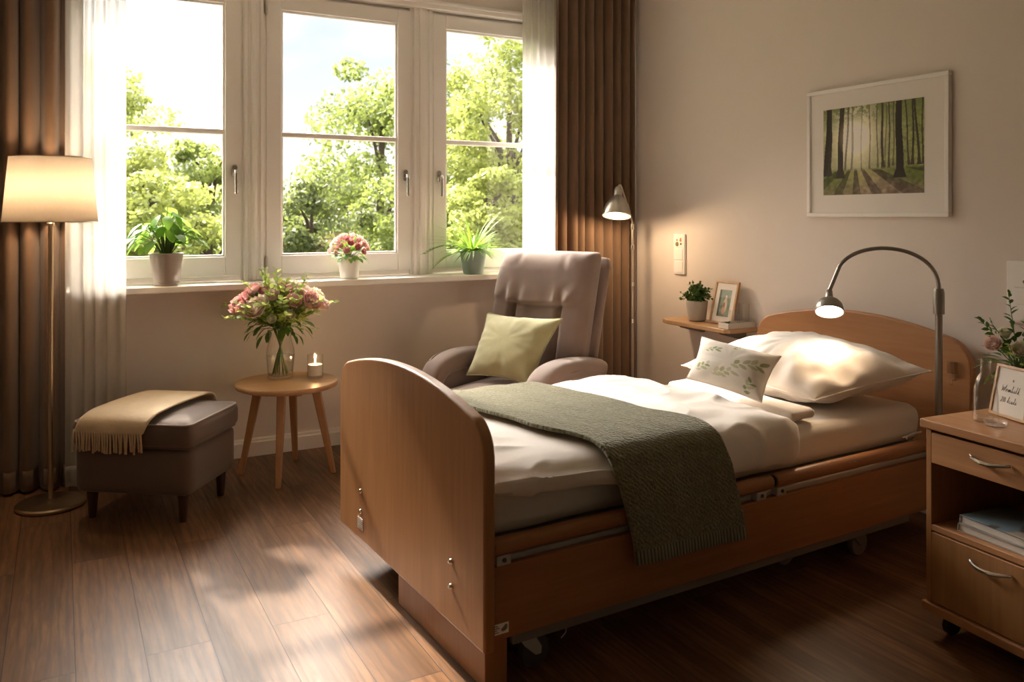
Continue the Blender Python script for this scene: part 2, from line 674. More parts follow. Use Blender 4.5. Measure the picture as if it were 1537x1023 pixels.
def weld(o, d=1e-4):
    bm = bmesh.new()
    bm.from_mesh(o.data)
    bmesh.ops.remove_doubles(bm, verts=bm.verts, dist=d)
    bmesh.ops.recalc_face_normals(bm, faces=bm.faces)
    bm.to_mesh(o.data)
    bm.free()
    o.data.shade_smooth()
    return o


def cushion(name, m, corners, tt, tb, parent=None, n=44, pinch=.07, wr=.006, col=None, seed=0, p=2.6, zmin=None):
    """A stuffed pillow whose four corners are given (p00, p10, p11, p01); tt / tb: bulge above / below."""
    a, b, c, d = [Vector(q) for q in corners]
    N = (b - a).cross(d - a).normalized()
    g = Geo()

    def base(u, v):
        U, V = 2 * u - 1, 2 * v - 1
        u2 = .5 + .5 * U * (1 - pinch * (1 - V * V) * U * U)
        v2 = .5 + .5 * V * (1 - pinch * (1 - U * U) * V * V)
        return (a * (1 - u2) + b * u2) * (1 - v2) + (d * (1 - u2) + c * u2) * v2

    def prof(u, v):
        U, V = abs(2 * u - 1), abs(2 * v - 1)
        return max(0, (1 - U ** p) * (1 - V ** p)) ** .62

    for sgn, t in ((1, tt), (-1, tb)):
        def fn(u, v):
            q = base(u, v)
            k = prof(u, v)
            U, V = 2 * u - 1, 2 * v - 1
            ang = math.atan2(V, U)
            rr = math.hypot(U, V)
            w = (mn.noise(Vector((ang * 3.5 + seed, rr * .7, sgn))) * .9 + mn.noise(Vector((U * 4, V * 4, seed + sgn))) * .5) * wr * min(1, rr * 1.1) * min(1, k * 3)
            q = q + N * sgn * (t * k + w)
            if zmin is not None and q.z < zmin:
                q.z = zmin + .002 * mn.noise(q * 20)
            return q
        g.grid(n, n, fn, col=(col if sgn > 0 else (lambda u, v: col(0, 0))) if col else None)
    o = g.build(name, m, parent, ang=180)
    if not col:
        weld(o)

    def edge(k=70):
        pts = []
        for i in range(k):
            s = i / k * 4
            e, t = int(s), s - int(s)
            u, v = ((t, 0), (1, t), (1 - t, 1), (0, 1 - t))[e]
            pts.append(base(u, v))
        return pts
    return o, edge


def loop_tube(g, pts, r, n=7):
    pts = list(pts)
    return g.tube(pts + [pts[0]], r, n, cap=False)


# ------------------------------------------------------------------ room shell
YI = 4.43          # inner face of the window wall
YF = 4.455         # front face of the window sashes
XR = 3.2           # right wall
XL, YB, ZC = -1.3, -1.7, 2.75
SILL = .908
W_X = [(.005, .825), (.952, 1.768), (1.908, 2.724)]      # the three sash widths
WB, WT = SILL + .03, 2.425


def room():
    struct(Geo().box((XL - .1, YB - .1, -.1), (XR + .1, YI + .3, 0)).build('floor', 'floor', smooth=False))
    struct(Geo().box((XL - .1, YB - .1, ZC), (XR + .1, YI + .3, ZC + .1)).build('ceiling', 'ceil', smooth=False))
    struct(Geo().box((XR, YB - .1, 0), (XR + .12, YI + .3, ZC)).build('wall_right', 'wall', smooth=False))
    struct(Geo().box((XL - .12, YB - .1, 0), (XL, YI + .3, ZC)).build('wall_left', 'ceil', smooth=False))
    struct(Geo().box((XL, YB - .12, 0), (XR, YB, ZC)).build('wall_back', 'ceil', smooth=False))
    g = Geo()
    x0, x1 = W_X[0][0] - .02, W_X[2][1] + .02
    g.box((XL, YI, 0), (XR, YI + .25, SILL - .03))
    g.box((XL, YI, WT + .05), (XR, YI + .25, ZC))
    g.box((XL, YI, SILL - .03), (x0, YI + .25, WT + .05))
    g.box((x1, YI, SILL - .03), (XR, YI + .25, WT + .05))
    struct(g.build('wall_window', 'wall', smooth=False))
    # baseboards with a small bead on top
    prof = [(0, 0), (.018, 0), (.018, .07), (.012, .078), (.012, .084), (.006, .092), (0, .092)]
    struct(Geo().prism([(YI - a, b) for a, b in prof], 'x', XL, XR - .001).build('baseboard_window', 'trimw', smooth=False))
    struct(Geo().prism([(XR - a, b) for a, b in prof], 'y', YB, YI - .02).build('baseboard_right', 'trimw', smooth=False))
    # sill board
    g = Geo().box((.036, YI - .155, SILL - .032), (x1 + .05, YF + .03, SILL))
    o = g.build('trim_1', 'sill', bevel=(.006, 3))
    struct(o)
    # moulded posts between the windows and at the ends, lintel above
    n = 2
    for a, b in ((W_X[0][1], W_X[1][0]), (W_X[1][1], W_X[2][0])):
        w = b - a
        g = Geo()
        pf = [(0, 0), (0, -.010), (.012, -.012), (.016, -.03), (.03, -.034), (.036, -.024), (.047, -.024), (.052, -.036), (.06, -.040)]
        pts = [(a + x, YF + .02 + y) for x, y in pf] + [(b - x, YF + .02 + y) for x, y in reversed(pf)]
        pts += [(b, YF + .1), (a, YF + .1)]
        g.prism(pts, 'z', SILL + .001, WT + .045)
        struct(g.build('trim_%d' % n, 'white', ang=20))
        n += 1
    g = Geo()
    g.box((x0 - .05, YI - .012, WT + .02), (x1 + .05, YF + .06, WT + .07))
    g.box((x0 - .05, YI - .022, WT + .045), (x1 + .05, YI + .01, WT + .062))
    struct(g.build('trim_%d' % n, 'white', bevel=(.004, 2)))
    n += 1
    for a, b in ((x0 - .05, x0 + .02), (x1 - .02, x1 + .05)):
        struct(Geo().box((a, YI - .012, SILL + .001), (b, YI + .0005, WT + .02)).build('trim_%d' % n, 'white', bevel=(.004, 2)))
        n += 1


def handle_geo(x, z, m=1):
    g = Geo()
    g.prism(rrect(x - .012, x + .012, z - .03, z + .035, .011), 'y', YF - .012, YF - .0005)
    g.tube([(x, YF - .01, z + .005), (x, YF - .035, z + .005), (x, YF - .044, z + .002), (x, YF - .047, z - .02), (x, YF - .047, z - .115)],
           [.0085, .0085, .0095, .0095, .0085], 10)
    return g


def windows():
    for i, (a, b) in enumerate(W_X):
        s = .068
        gx0, gx1, gz0, gz1 = a + s + .012, b - s - .012, WB + s + .03, WT - s - .012
        g = Geo()      # fixed frame, flush behind the sash
        for lo, hi in (((a - .02, YF + .035, WB - .03), (a + .03, YF + .1, WT + .02)), ((b - .03, YF + .035, WB - .03), (b + .02, YF + .1, WT + .02)),
                       ((a + .03, YF + .035, WT - .03), (b - .03, YF + .1, WT + .02)), ((a + .03, YF + .035, WB - .03), (b - .03, YF + .1, WB + .02))):
            g.box(lo, hi)
        w = struct(g.build('window_%d' % (i + 1), 'white', smooth=False))
        g = Geo()
        for lo, hi in (((a, YF, WB), (gx0, YF + .06, WT)), ((gx1, YF, WB), (b, YF + .06, WT)),
                       ((gx0, YF, gz1), (gx1, YF + .06, WT)), ((gx0, YF, WB), (gx1, YF + .06, gz0))):
            g.box(lo, hi)
        g.build('sash', 'white', w, bevel=(.004, 2))
        g = Geo()      # glazing bead, a small step round the glass
        t = .011
        for lo, hi in (((gx0 - .001, YF + .014, gz0), (gx0 + t, YF + .03, gz1)), ((gx1 - t, YF + .014, gz0), (gx1 + .001, YF + .03, gz1)),
                       ((gx0 + t, YF + .014, gz1 - t), (gx1 - t, YF + .03, gz1 + .001)), ((gx0 + t, YF + .014, gz0 - .001), (gx1 - t, YF + .03, gz0 + t))):
            g.box(lo, hi)
        g.build('glazing_bead', 'white', w, bevel=(.003, 2))
        Geo().box((gx0 + .001, YF + .008, 1.668), (gx1 - .001, YF + .05, 1.695)).build('glazing_bar', 'white', w, bevel=(.005, 2))
        for z0, z1 in ((gz0, 1.668), (1.695, gz1)):
            Geo().box((gx0, YF + .031, z0), (gx1, YF + .035, z1)).build('pane', 'pane', w, smooth=False)
        hx = (b - .034, b - .036, a + .032)[i]
        handle_geo(hx, 1.475).build('handle', 'chrome', w, ang=50)
        if i == 1:
            for z in (.985, 2.36):
                g = Geo()
                g.tube([(a - .002, YF - .006, z - .045), (a - .002, YF - .006, z + .045)], .0075, 10)
                g.tube([(a - .002, YF - .006, z - .052), (a - .002, YF - .006, z + .052)], .005, 8)
                g.build('hinge', 'steel', w)


def curtain(name, label, cat, m, x0, x1, y, z0, z1, folds, amp, seed, thick, rnd=.4, nv=24, hem=.09):
    rs = random.Random(seed)
    ph = [rs.uniform(-.5, .5) for _ in range(folds * 2 + 6)]
    am = [rs.uniform(1 - rnd, 1 + rnd * .4) for _ in range(folds * 2 + 6)]

    def fold(t, v):
        k = t * folds * 2
        i = int(k)
        f = k - i
        s = (1 - math.cos(PI * f)) / 2
        yy = (am[i] * (1 - s) * (1 if i % 2 else -1) + am[i + 1] * s * (1 if (i + 1) % 2 else -1))
        sharp = yy * (.85 + .15 * v) + .18 * mn.noise(Vector((t * folds * 1.7, v * 1.6, seed)))
        return sharp

    def fn(u, v):
        warp = u + (.30 / folds) * mn.noise(Vector((u * folds * .55, .3, seed * 3.1))) + .006 * mn.noise(Vector((u * folds * .6, v * 2.2, seed)))
        t = min(.9999, max(0, warp))
        yy = fold(t, v)
        xx = x0 + (x1 - x0) * u + amp * .35 * math.sin(PI * 2 * t * folds + ph[int(t * folds)]) * .5
        return (xx, y + amp * yy, z0 + (z1 - z0) * v)
    g = Geo().grid(folds * 14, nv, fn)
    o = g.build(name, m, ang=180, solid=thick)
    tag(o, label, cat)
    g = Geo()

    def hf(u, v):
        p = Vector(fn(u, (0.004 + v * hem) / (z1 - z0)))
        return (p.x, p.y - (thick + .0015), p.z)
    g.grid(folds * 14, 3, hf)
    g.build('hem', m, o, ang=180, solid=.0015)
    return o


def curtains():
    curtain('curtain', 'heavy brown curtain behind the floor lamp with the linen drum shade', 'curtain', 'curtain', -.62, .028, 4.325, .012, 2.72, 8, .045, 3, .004)
    curtain('curtain', 'heavy brown curtain in the room corner behind the metal reading lamp', 'curtain', 'curtain', 2.578, 3.168, 4.215, .012, 2.72, 9, .045, 11, .004)
    curtain('sheer_curtain', 'white sheer curtain beside the floor lamp with the linen drum shade', 'sheer curtain', 'sheer', .015, .268, 4.25, .02, 2.72, 5, .013, 5, .0012, .5)
    curtain('sheer_curtain', 'white sheer curtain hanging behind the recliner armchair', 'sheer curtain', 'sheer', 2.392, 2.64, 4.262, .02, 2.72, 5, .012, 8, .0012, .5)


# ------------------------------------------------------------------ lamps
def point(name, loc, col, power, radius, parent=None):
    l = bpy.data.lights.new(name, 'POINT')
    l.color = col
    l.energy = power
    l.shadow_soft_size = radius
    o = bpy.data.objects.new(name, l)
    o.location = loc
    C.objects.link(o)
    if parent is not None:
        o.parent = parent
    return o


def floor_lamp():
    t = thing('floor_lamp', 'tall floor lamp with lit linen drum shade in front of brown curtain', 'lamp', (-.038, 4.08, 0))
    Geo().lathe([(.0, .001), (.132, .001), (.136, .006), (.136, .014), (.130, .02), (.03, .027), (.012, .032), (.0, .032)], 48).build('base', 'brass', t, ang=40)
    Geo().tube([(0, 0, .03), (0, 0, 1.30)], .0105, 14).build('pole', 'brass', t)
    Geo().lathe([(.0, 1.205), (.016, 1.205), (.016, 1.215), (.012, 1.22), (.0, 1.22)], 20).build('collar', 'brass', t)
    g = Geo()
    g.lathe([(.183, 1.222), (.158, 1.498)], 56, capb=False, capt=False)
    sh = g.build('lamp_shade', 'shade', t, solid=.0015)
    for r, z in ((.183, 1.222), (.158, 1.498)):
        q = Geo()
        loop_tube(q, [(r * math.cos(a * PI / 28), r * math.sin(a * PI / 28), z) for a in range(56)], .0022, 6)
        q.build('rim', 'brass', sh)
    g = Geo()
    for k in range(3):
        a = k * 2 * PI / 3 + .4
        g.tube([(0, 0, 1.30), (.156 * math.cos(a), .156 * math.sin(a), 1.49)], .002, 6)
    g.build('shade_carrier', 'brass', t)
    Geo().sphere((0, 0, 1.345), .03, 14, 10, (1, 1, 1.3)).build('bulb', 'bulbwarm', t)
    point('bulb_light', (0, 0, 1.36), (1, .71, .47), 3.0, .05, t)


def bell(prof, mx, c):
    return Geo().lathe(prof, 36, c, mx, capb=False, capt=False)


def reading_lamp():
    t = thing('reading_lamp', 'slim metal reading lamp with bell shade standing behind the armchair', 'lamp', (3.0, 4.0, 0))
    Geo().lathe([(0, .001), (.105, .001), (.108, .006), (.108, .014), (.1, .02), (.012, .024), (0, .024)], 40).build('base', 'steel', t, ang=40)
    Geo().tube([(0, 0, .02), (0, 0, .62)], .0085, 12).build('pole', 'steel', t)
    Geo().tube([(0, 0, .62), (0, 0, 1.175)], .0068, 12).build('pole', 'steel', t)
    for z in (.62, .84, 1.06):
        Geo().lathe([(.0, z - .012), (.0105, z - .012), (.0105, z + .012), (.0, z + .012)], 14).build('collar', 'chrome', t, ang=40)
    pts = [(0, 0, 1.17), (-.004, -.003, 1.215), (-.03, -.012, 1.27), (-.11, -.045, 1.41), (-.125, -.052, 1.427), (-.138, -.057, 1.425), (-.146, -.06, 1.41)]
    Geo().tube(pts, .0055, 10).build('arm', 'steel', t)
    Geo().lathe([(0, 1.165), (.011, 1.165), (.011, 1.2), (0, 1.2)], 14).build('joint', 'chrome', t, ang=40)
    dn = Vector((-.20, -.18, -.96)).normalized()
    d = dn.to_track_quat('-Z', 'Y').to_matrix()
    c = Vector((-.146, -.06, 1.41)) + dn * .172
    sh = bell([(.083, .0), (.083, .008), (.078, .035), (.067, .068), (.05, .095), (.034, .113), (.026, .124)], d, c).build('lamp_shade', 'steel', t, ang=60, solid=.002)
    Geo().lathe([(0, .122), (.026, .122), (.023, .165), (.012, .178), (0, .18)], 20, c, d).build('socket', 'steel', sh, ang=40)
    Geo().sphere(c - dn * .03, .026, 14, 10).build('bulb', 'bulbwarm', t)
    point('bulb_light', c - dn * .004, (1, .68, .40), 4, .03, t)


def bed_lamp():
    base = Vector((3.035, 2.056, .0012))
    t = thing('gooseneck_lamp', 'grey gooseneck bed lamp with lit round head arching over white pillow', 'lamp', base)
    H = lambda x, y, z: (x - base.x, y - base.y, z - base.z)
    Geo().tube([(0, 0, .0), H(3.035, 2.056, .86)], .0135, 14).build('pole', 'lampgrey', t)
    Geo().lathe([(0, .861), (.021, .861), (.021, .946), (.017, .961), (0, .961)], 20).build('collar', 'lampgrey', t, ang=40)
    # the arch runs from the collar, up and over, to the head
    A, B = Vector((3.035, 2.056, .955)), Vector((2.69, 2.262, .985))
    pts = []
    n = 30
    for i in range(n + 1):
        f = i / n
        a = PI * f
        p = A.lerp(B, (1 - math.cos(a)) / 2)
        p.z = A.z + (B.z - A.z) * f + .150 * math.sin(a) ** .85
        pts.append(H(*p))
    pts[-1] = H(*(B + Vector((-.008, .012, -.02))))
    ax = Vector((-.42, -.38, -.84)).normalized()
    rot = ax.to_track_quat('-Z', 'Y').to_matrix()
    c = Vector(pts[-1]) + Vector((-.010, .003, -.020)) + ax * .088
    end = c - ax * .092
    pts = pts[:-4]
    Geo().tube([H(3.035, 2.056, .93)] + pts + [tuple(end)], .0078, 12).build('gooseneck', 'lampgrey', t, ang=80)
    hd = bell([(.053, 0), (.054, .005), (.053, .016), (.048, .035), (.037, .049), (.022, .059), (.0145, .064), (.013, .094), (.008, .099)], rot, c).build('lamp_head', 'lampgrey', t, ang=50, solid=.002)
    Geo().lathe([(0, -.005), (.026, -.0035), (.043, .002), (.05, .008), (0, .0105)], 32, c, rot).build('diffuser', 'bulbface', t)
    l = bpy.data.lights.new('bed_lamp_light', 'SPOT')
    l.energy = 1.15
    l.color = (1, .62, .32)
    l.spot_size = R(150)
    l.spot_blend = .7
    l.shadow_soft_size = .05
    o = bpy.data.objects.new('bed_lamp_light', l)
    o.location = c + ax * .012
    o.rotation_euler = ax.to_track_quat('-Z', 'Y').to_euler()
    o.parent = t
    C.objects.link(o)


# ------------------------------------------------------------------ ottoman, throw, side table
def ottoman():
    t = thing('ottoman', 'square grey brown upholstered ottoman with dark tapered feet', 'ottoman', (.45, 3.54, 0), R(144))
    # local +x runs along the front edge towards the lamp, local -y towards the window
    W, D = .5, .42
    o = softbox(Geo(), (.0, -D, .112), (W, 0, .306), .03, (.006, .006, 0), 12).build('body', 'ottoman', t, ang=180)
    weld(o)
    o = softbox(Geo(), (-.012, -D - .012, .305), (W + .012, .012, .412), .032, (.01, .01, .022), 18, .0012, 3).build('cushion', 'ottoman', t, ang=180)
    weld(o)
    pp = rrect(-.006, W + .006, -D - .006, .006, .04, 8)
    g = Geo()
    loop_tube(g, [(x, y, .4045) for x, y in pp], .0048, 8)
    g.build('piping', 'piping', t)
    g = Geo()
    loop_tube(g, [(x, y, .312) for x, y in rrect(-.004, W + .004, -D - .004, .004, .035, 8)], .004, 8)
    g.build('piping', 'ottoman', t)
    for x, y in ((.05, -.05), (W - .05, -.05), (.05, -D + .05), (W - .05, -D + .05)):
        Geo().lathe([(.0, .001), (.015, .001), (.024, .113), (0, .113)], 16, (x, y, 0)).build('leg', 'darkwood', t, ang=40)


def throw():
    t = thing('throw_blanket', 'beige woven throw with tasselled fringe draped over grey brown ottoman', 'blanket', (.45, 3.54, 0), R(144))
    # path over the ottoman: from the back (window side) across the top and down the front
    def edge(u):      # u across the throw, in local x
        return .145 + u * .30
    ctrl = [(-.449, .385), (-.448, .425), (-.425, .441), (-.36, .445), (-.25, .447), (-.12, .446), (-.02, .438), (.022, .422), (.034, .40), (.036, .385), (.036, .372)]
    # smooth
    pts = ctrl
    for _ in range(3):
        q = [pts[0]]
        for a, b in zip(pts, pts[1:]):
            q += [(a[0] * .75 + b[0] * .25, a[1] * .75 + b[1] * .25), (a[0] * .25 + b[0] * .75, a[1] * .25 + b[1] * .75)]
        pts = q + [pts[-1]]
    n = len(pts) - 1

    def fn(u, v):
        k = v * n
        i = min(int(k), n - 1)
        f = k - i
        y, z = pts[i][0] * (1 - f) + pts[i + 1][0] * f, pts[i][1] * (1 - f) + pts[i + 1][1] * f
        x = edge(u) - .07 * (1 - v) + .03
        w = mn.noise(Vector((u * 5, v * 6, 2))) * .004 + .006 * math.sin(PI * 3 * u + v * 3) * (v > .55) * min(1, (v - .55) * 5) * .5
        side = abs(2 * u - 1) ** 8
        return (x, y + (max(0, w) if v > .6 else 0), z + .004 + max(0, w) * (v <= .6) - .002 * side)
    Geo().grid(36, 60, fn).build('cloth', 'throw', t, ang=180, solid=-.007)
    rs = random.Random(4)
    for k in range(26):
        u = (k + .5) / 26
        p = Vector(fn(u, 1))
        L = .076 + rs.uniform(-.006, .008)
        dx = rs.uniform(-.006, .006)
        g = Geo()
        pr = [p + Vector((0, .002, .012)), p + Vector((0, .006, -.004)), p + Vector((dx * .5, .006, -L * .5)), p + Vector((dx, .004 + rs.uniform(0, .004), -L))]
        g.tube(pr, [.0042, .0044, .0034, .0046], 6)
        g.build('tassel', 'throw', t, ang=180)


def side_table():
    T = Vector((.962, 4.038, 0))
    t = thing('side_table', 'round light wooden side table with four splayed legs under the window', 'table', T)
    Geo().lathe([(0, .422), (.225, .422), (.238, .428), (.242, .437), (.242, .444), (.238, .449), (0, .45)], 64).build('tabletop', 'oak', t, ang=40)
    g = Geo()
    for a in (R(16), R(106)):
        c, s_ = math.cos(a), math.sin(a)
        mx = Matrix.Rotation(a, 3, 'Z')
        g.box((-.115, -.014, .392), (.115, .014, .4225), mx)
    g.build('cross_apron', 'oak_z', t, smooth=False)
    for k in range(4):
        a = R(-24 + 90 * k - 90)
        d = Vector((math.cos(a), math.sin(a), 0))
        w = Vector((-d.y, d.x, 0))
        g = Geo()
        vs = []
        for rr, z, h1, h2 in ((.220, .001, .0125, .0125), (.135, .4215, .021, .019)):
            c = d * rr
            for sx, sy in ((-1, -1), (1, -1), (1, 1), (-1, 1)):
                vs.append(tuple(c + d * sx * h1 + w * sy * h2 + Vector((0, 0, z))))
        g.add(vs, [(3, 2, 1, 0), (4, 5, 6, 7), (0, 1, 5, 4), (1, 2, 6, 5), (2, 3, 7, 6), (3, 0, 4, 7)])
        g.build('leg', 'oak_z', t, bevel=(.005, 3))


def flower(g, c, n, r, rings=4, seed=0, ruffle=.12, cup=1.0):
    rs = random.Random(seed)
    n = Vector(n).normalized()
    q = n.to_track_quat('Z', 'Y').to_matrix()
    c = Vector(c)
    for k in range(rings):
        f = (k + 1) / rings
        cnt = 4 + 3 * k
        for j in range(cnt):
            a0 = 2 * PI * j / cnt + k * .7 + rs.uniform(-.15, .15)
            tilt = R(12 + 72 * f ** 1.2) * cup
            L = r * (.55 + .55 * f) * rs.uniform(.9, 1.08)
            Wd = r * (.55 + .35 * f)
            vs = []
            for i in range(4):
                t = i / 3
                bendt = tilt * (1 - .45 * t)
                rad = L * t * math.sin(bendt) + r * .05
                zz = L * t * math.cos(bendt) - r * .25 * f
                w = Wd * (.35 + .65 * math.sin(PI * min(1, t * .75 + .12)))
                for s_ in (-1, 0, 1):
                    p = Vector((rad, s_ * w * .5, zz + (abs(s_) * .12 * r - ruffle * r * rs.uniform(0, 1) * (t > .9))))
                    vs.append(tuple(c + q @ (Matrix.Rotation(a0, 3, 'Z') @ p)))
            fs = []
            for i in range(3):
                a = i * 3
                fs += [(a, a + 1, a + 4, a + 3), (a + 1, a + 2, a + 5, a + 4)]
            g.add(vs, fs)
    g.sphere(c + n * r * .05, r * .5, 10, 7)
    return g


def sprig(gs, gl, p0, p1, sag, nl, L, W, seed, r=.0016, both=True):
    rs = random.Random(seed)
    p0, p1 = Vector(p0), Vector(p1)
    pts = []
    for i in range(8):
        t = i / 7
        p = p0.lerp(p1, t)
        p.z += sag * math.sin(PI * t)
        pts.append(p)
    gs.tube(pts, [r * (1.2 - .7 * i / 7) for i in range(8)], 5)
    d = (p1 - p0).normalized()
    for k in range(nl):
        t = .25 + .75 * (k + .5) / nl
        i = min(int(t * 7), 6)
        p = pts[i].lerp(pts[i + 1], t * 7 - i)
        a = rs.uniform(0, 2 * PI) if not both else (k % 2) * PI + rs.uniform(-.6, .6)
        s1 = d.cross(Vector((0, 0, 1)))
        s1 = s1.normalized() if s1.length > .05 else Vector((1, 0, 0))
        s2 = d.cross(s1)
        o = s1 * math.cos(a) + s2 * math.sin(a)
        gl.leaf(p, o * 1.0 + d * .75 + Vector((0, 0, .15)), Vector((rs.uniform(-.7, .7), rs.uniform(-1.0, .3), .8)) + o * .2, L * rs.uniform(.75, 1.15) * (1.1 - .4 * t), W * (1.1 - .4 * t), .25, .2, 3)


def vase_table():
    c = Vector((.948, 4.118, .4506))
    t = thing('glass_vase', 'clear glass vase half full of water on the round side table', 'vase', c)
    outer = [(.0, .0), (.055, .0), (.061, .004), (.062, .03), (.066, .075), (.069, .11), (.066, .145), (.057, .178), (.0515, .2), (.053, .222), (.0545, .226)]
    inner = [(.0515, .226), (.05, .222), (.0485, .2), (.054, .178), (.063, .145), (.0655, .11), (.0625, .075), (.0585, .03), (.056, .016), (.0, .014)]
    Geo().lathe(outer + inner, 48, capb=False, capt=False).build('vessel', 'glass', t, ang=60)
    Geo().lathe([(0, .016), (.055, .0175), (.0575, .03), (.0615, .075), (.0645, .108), (.0645, .112), (0, .112)], 40).build('water', 'water', t, ang=60)

    b = thing('flower_bouquet', 'loose bouquet of pink and cream blooms in the vase on the side table', 'flowers', c)
    rs = random.Random(12)
    gs, gl, gd, gm = Geo(), Geo(), Geo(), Geo()
    # stems cross in the neck
    for k in range(13):
        a = 2 * PI * k / 13
        r0 = rs.uniform(.025, .046)
        p = [(r0 * math.cos(a), r0 * math.sin(a), .022), (r0 * .35 * math.cos(a), r0 * .35 * math.sin(a), .12), (-.012 * math.cos(a), -.012 * math.sin(a), .19),
             (-.035 * math.cos(a), -.035 * math.sin(a), .25), (-.07 * math.cos(a), -.07 * math.sin(a), .32)]
        gs.tube(p, .0032, 6)
    # picture frame of the bouquet: x' across the view, y' towards the window
    ex, ey = Vector((.97, -.24, 0)), Vector((.24, .97, 0))

    def W_(x, y, z):
        return ex * x + ey * y + Vector((0, 0, z))
    hub = Vector((0, 0, .24))
    blooms = [('petal_blush', -.088, -.09, .345, .050), ('petal_white', -.072, -.085, .365, .042), ('petal_pink', .118, -.075, .372, .047), ('petal_pink', .05, -.08, .375, .036),
              ('petal_pink', -.155, -.05, .36, .042), ('petal_pink', -.14, -.02, .385, .036), ('petal_blush', .09, .0, .405, .045), ('petal_blush', -.03, -.07, .405, .033),
              ('petal_rose', .018, -.02, .425, .034), ('petal_pink', -.105, .02, .42, .04), ('petal_white', .14, .02, .39, .040), ('petal_blush', .165, -.03, .355, .034), ('petal_white', -.05, .05, .44, .042),
              ('petal_rose', -.06, .0, .425, .03), ('petal_white', .03, .08, .445, .04), ('petal_blush', .08, .1, .42, .04), ('petal_white', -.03, -.10, .30, .022), ('petal_white', .035, -.10, .315, .026), ('petal_pink', -.16, .06, .37, .036)]
    for i, (m, x, y, z, r) in enumerate(blooms):
        p = W_(x * 1.18, y, z)
        r *= 1.08
        nrm = (p - hub).normalized() + Vector((0, 0, .12)) + W_(0, -.4, 0)
        flower(Geo_ := Geo(), p, nrm, r * 1.2, 5 if r > .035 else 3, i, .2, .95)
        Geo_.build('bloom', m, b, ang=180, recalc=False)
        gs.tube([hub + (p - hub) * .0, hub + (p - hub) * .6 + Vector((0, 0, -.01)), p - nrm.normalized() * r * .3], .0022, 5)
    for k in range(46):      # lime sprigs all round
        a = rs.uniform(0, 2 * PI)
        el = rs.uniform(.15, 1.25)
        L = rs.uniform(.21, .32)
        d = W_(math.cos(a) * math.cos(el), math.sin(a) * math.cos(el) * .8, math.sin(el) * .92)
        p1 = hub + d * L + Vector((0, 0, .03))
        sprig(gs, gl, hub, p1, .015, 15, .040, .029, k, .0016)
    for k in range(46):      # dark leaves low down
        a = rs.uniform(0, 2 * PI)
        el = rs.uniform(-.5, .75)
        L = rs.uniform(.07, .165)
        d = W_(math.cos(a) * math.cos(el), math.sin(a) * math.cos(el) * .9, math.sin(el))
        p = hub + d * L + Vector((0, 0, .02))
        gs.tube([hub, hub + (p - hub) * .6 + Vector((0, 0, .012)), p], .0012, 4)
        gd.leaf(p, d + Vector((0, 0, -.35)), Vector((0, 0, 1)) + d * .5, rs.uniform(.045, .07), rs.uniform(.022, .032), .4, .15, 5)
    for k in range(110):     # small mid-green leaves filling the middle
        a = rs.uniform(0, 2 * PI)
        el = rs.uniform(-.1, 1.3)
        L = rs.uniform(.05, .17)
        d = W_(math.cos(a) * math.cos(el), math.sin(a) * math.cos(el) * .85, math.sin(el))
        gm.leaf(hub + d * L, d + Vector((rs.uniform(-.6, .6), rs.uniform(-.6, .6), rs.uniform(-.2, .4))), Vector((0, 0, 1)), rs.uniform(.03, .05), rs.uniform(.014, .022), .3, .15, 4)
    gs.build('stems', 'stem', b, ang=180)['kind'] = 'stuff'
    gl.build('sprig_leaves', 'leaf_lime', b, ang=180, recalc=False)['kind'] = 'stuff'
    gd.build('dark_leaves', 'leaf_dark', b, ang=180, recalc=False)['kind'] = 'stuff'
    gm.build('filler_leaves', 'leaf_bright', b, ang=180, recalc=False)['kind'] = 'stuff'


def candle():
    c = Vector((1.102, 4.05, .4506))
    t = thing('candle_glass', 'small straight glass tumbler round a lit candle on the side table', 'candle holder', c)
    Geo().lathe([(0, 0), (.036, 0), (.0385, .003), (.039, .112), (.0385, .1135), (.0365, .1125), (.036, .012), (0, .011)], 40, capb=False, capt=False).build('tumbler', 'glass', t, ang=60)
    k = thing('candle', 'white wax candle burning inside the small glass tumbler on the side table', 'candle', c + Vector((0, 0, .0125)))
    Geo().lathe([(0, 0), (.0345, 0), (.0348, .003), (.0348, .05), (.033, .0525), (.02, .051), (0, .0505)], 36).build('wax', 'wax', k, ang=60)
    Geo().tube([(0, 0, .05), (.001, 0, .058), (.002, .001, .064)], .0011, 6).build('wick', 'black', k)
    Geo().lathe([(.0004, .0605), (.003, .064), (.0036, .067), (.0028, .072), (.0014, .077), (.0003, .081)], 12).build('flame', 'flame', k)
    point('flame_light', (0, 0, .072), (1, .58, .25), .35, .006, k)


# ------------------------------------------------------------------ plants on the sill
def pot(t, m, r0, r1, h, rim=.008, soil=.9):
    prof = [(0, 0), (r0 * .92, 0), (r0, .006), (r0 + (r1 - r0) * .5, h * .45), (r1, h - rim), (r1 + .0015, h - .003), (r1 - .002, h), (r1 - .006, h - .003), (r1 - .009, h * soil - .002), (0, h * soil - .004)]
    Geo().lathe(prof, 40, capb=False, capt=False).build('pot', m, t, ang=50)
    z = h * soil
    Geo().lathe([(0, z - .003), (r1 - .0095, z - .003), (r1 - .0105, z + .001), (0, z + .004)], 30).build('soil', 'soil', t)


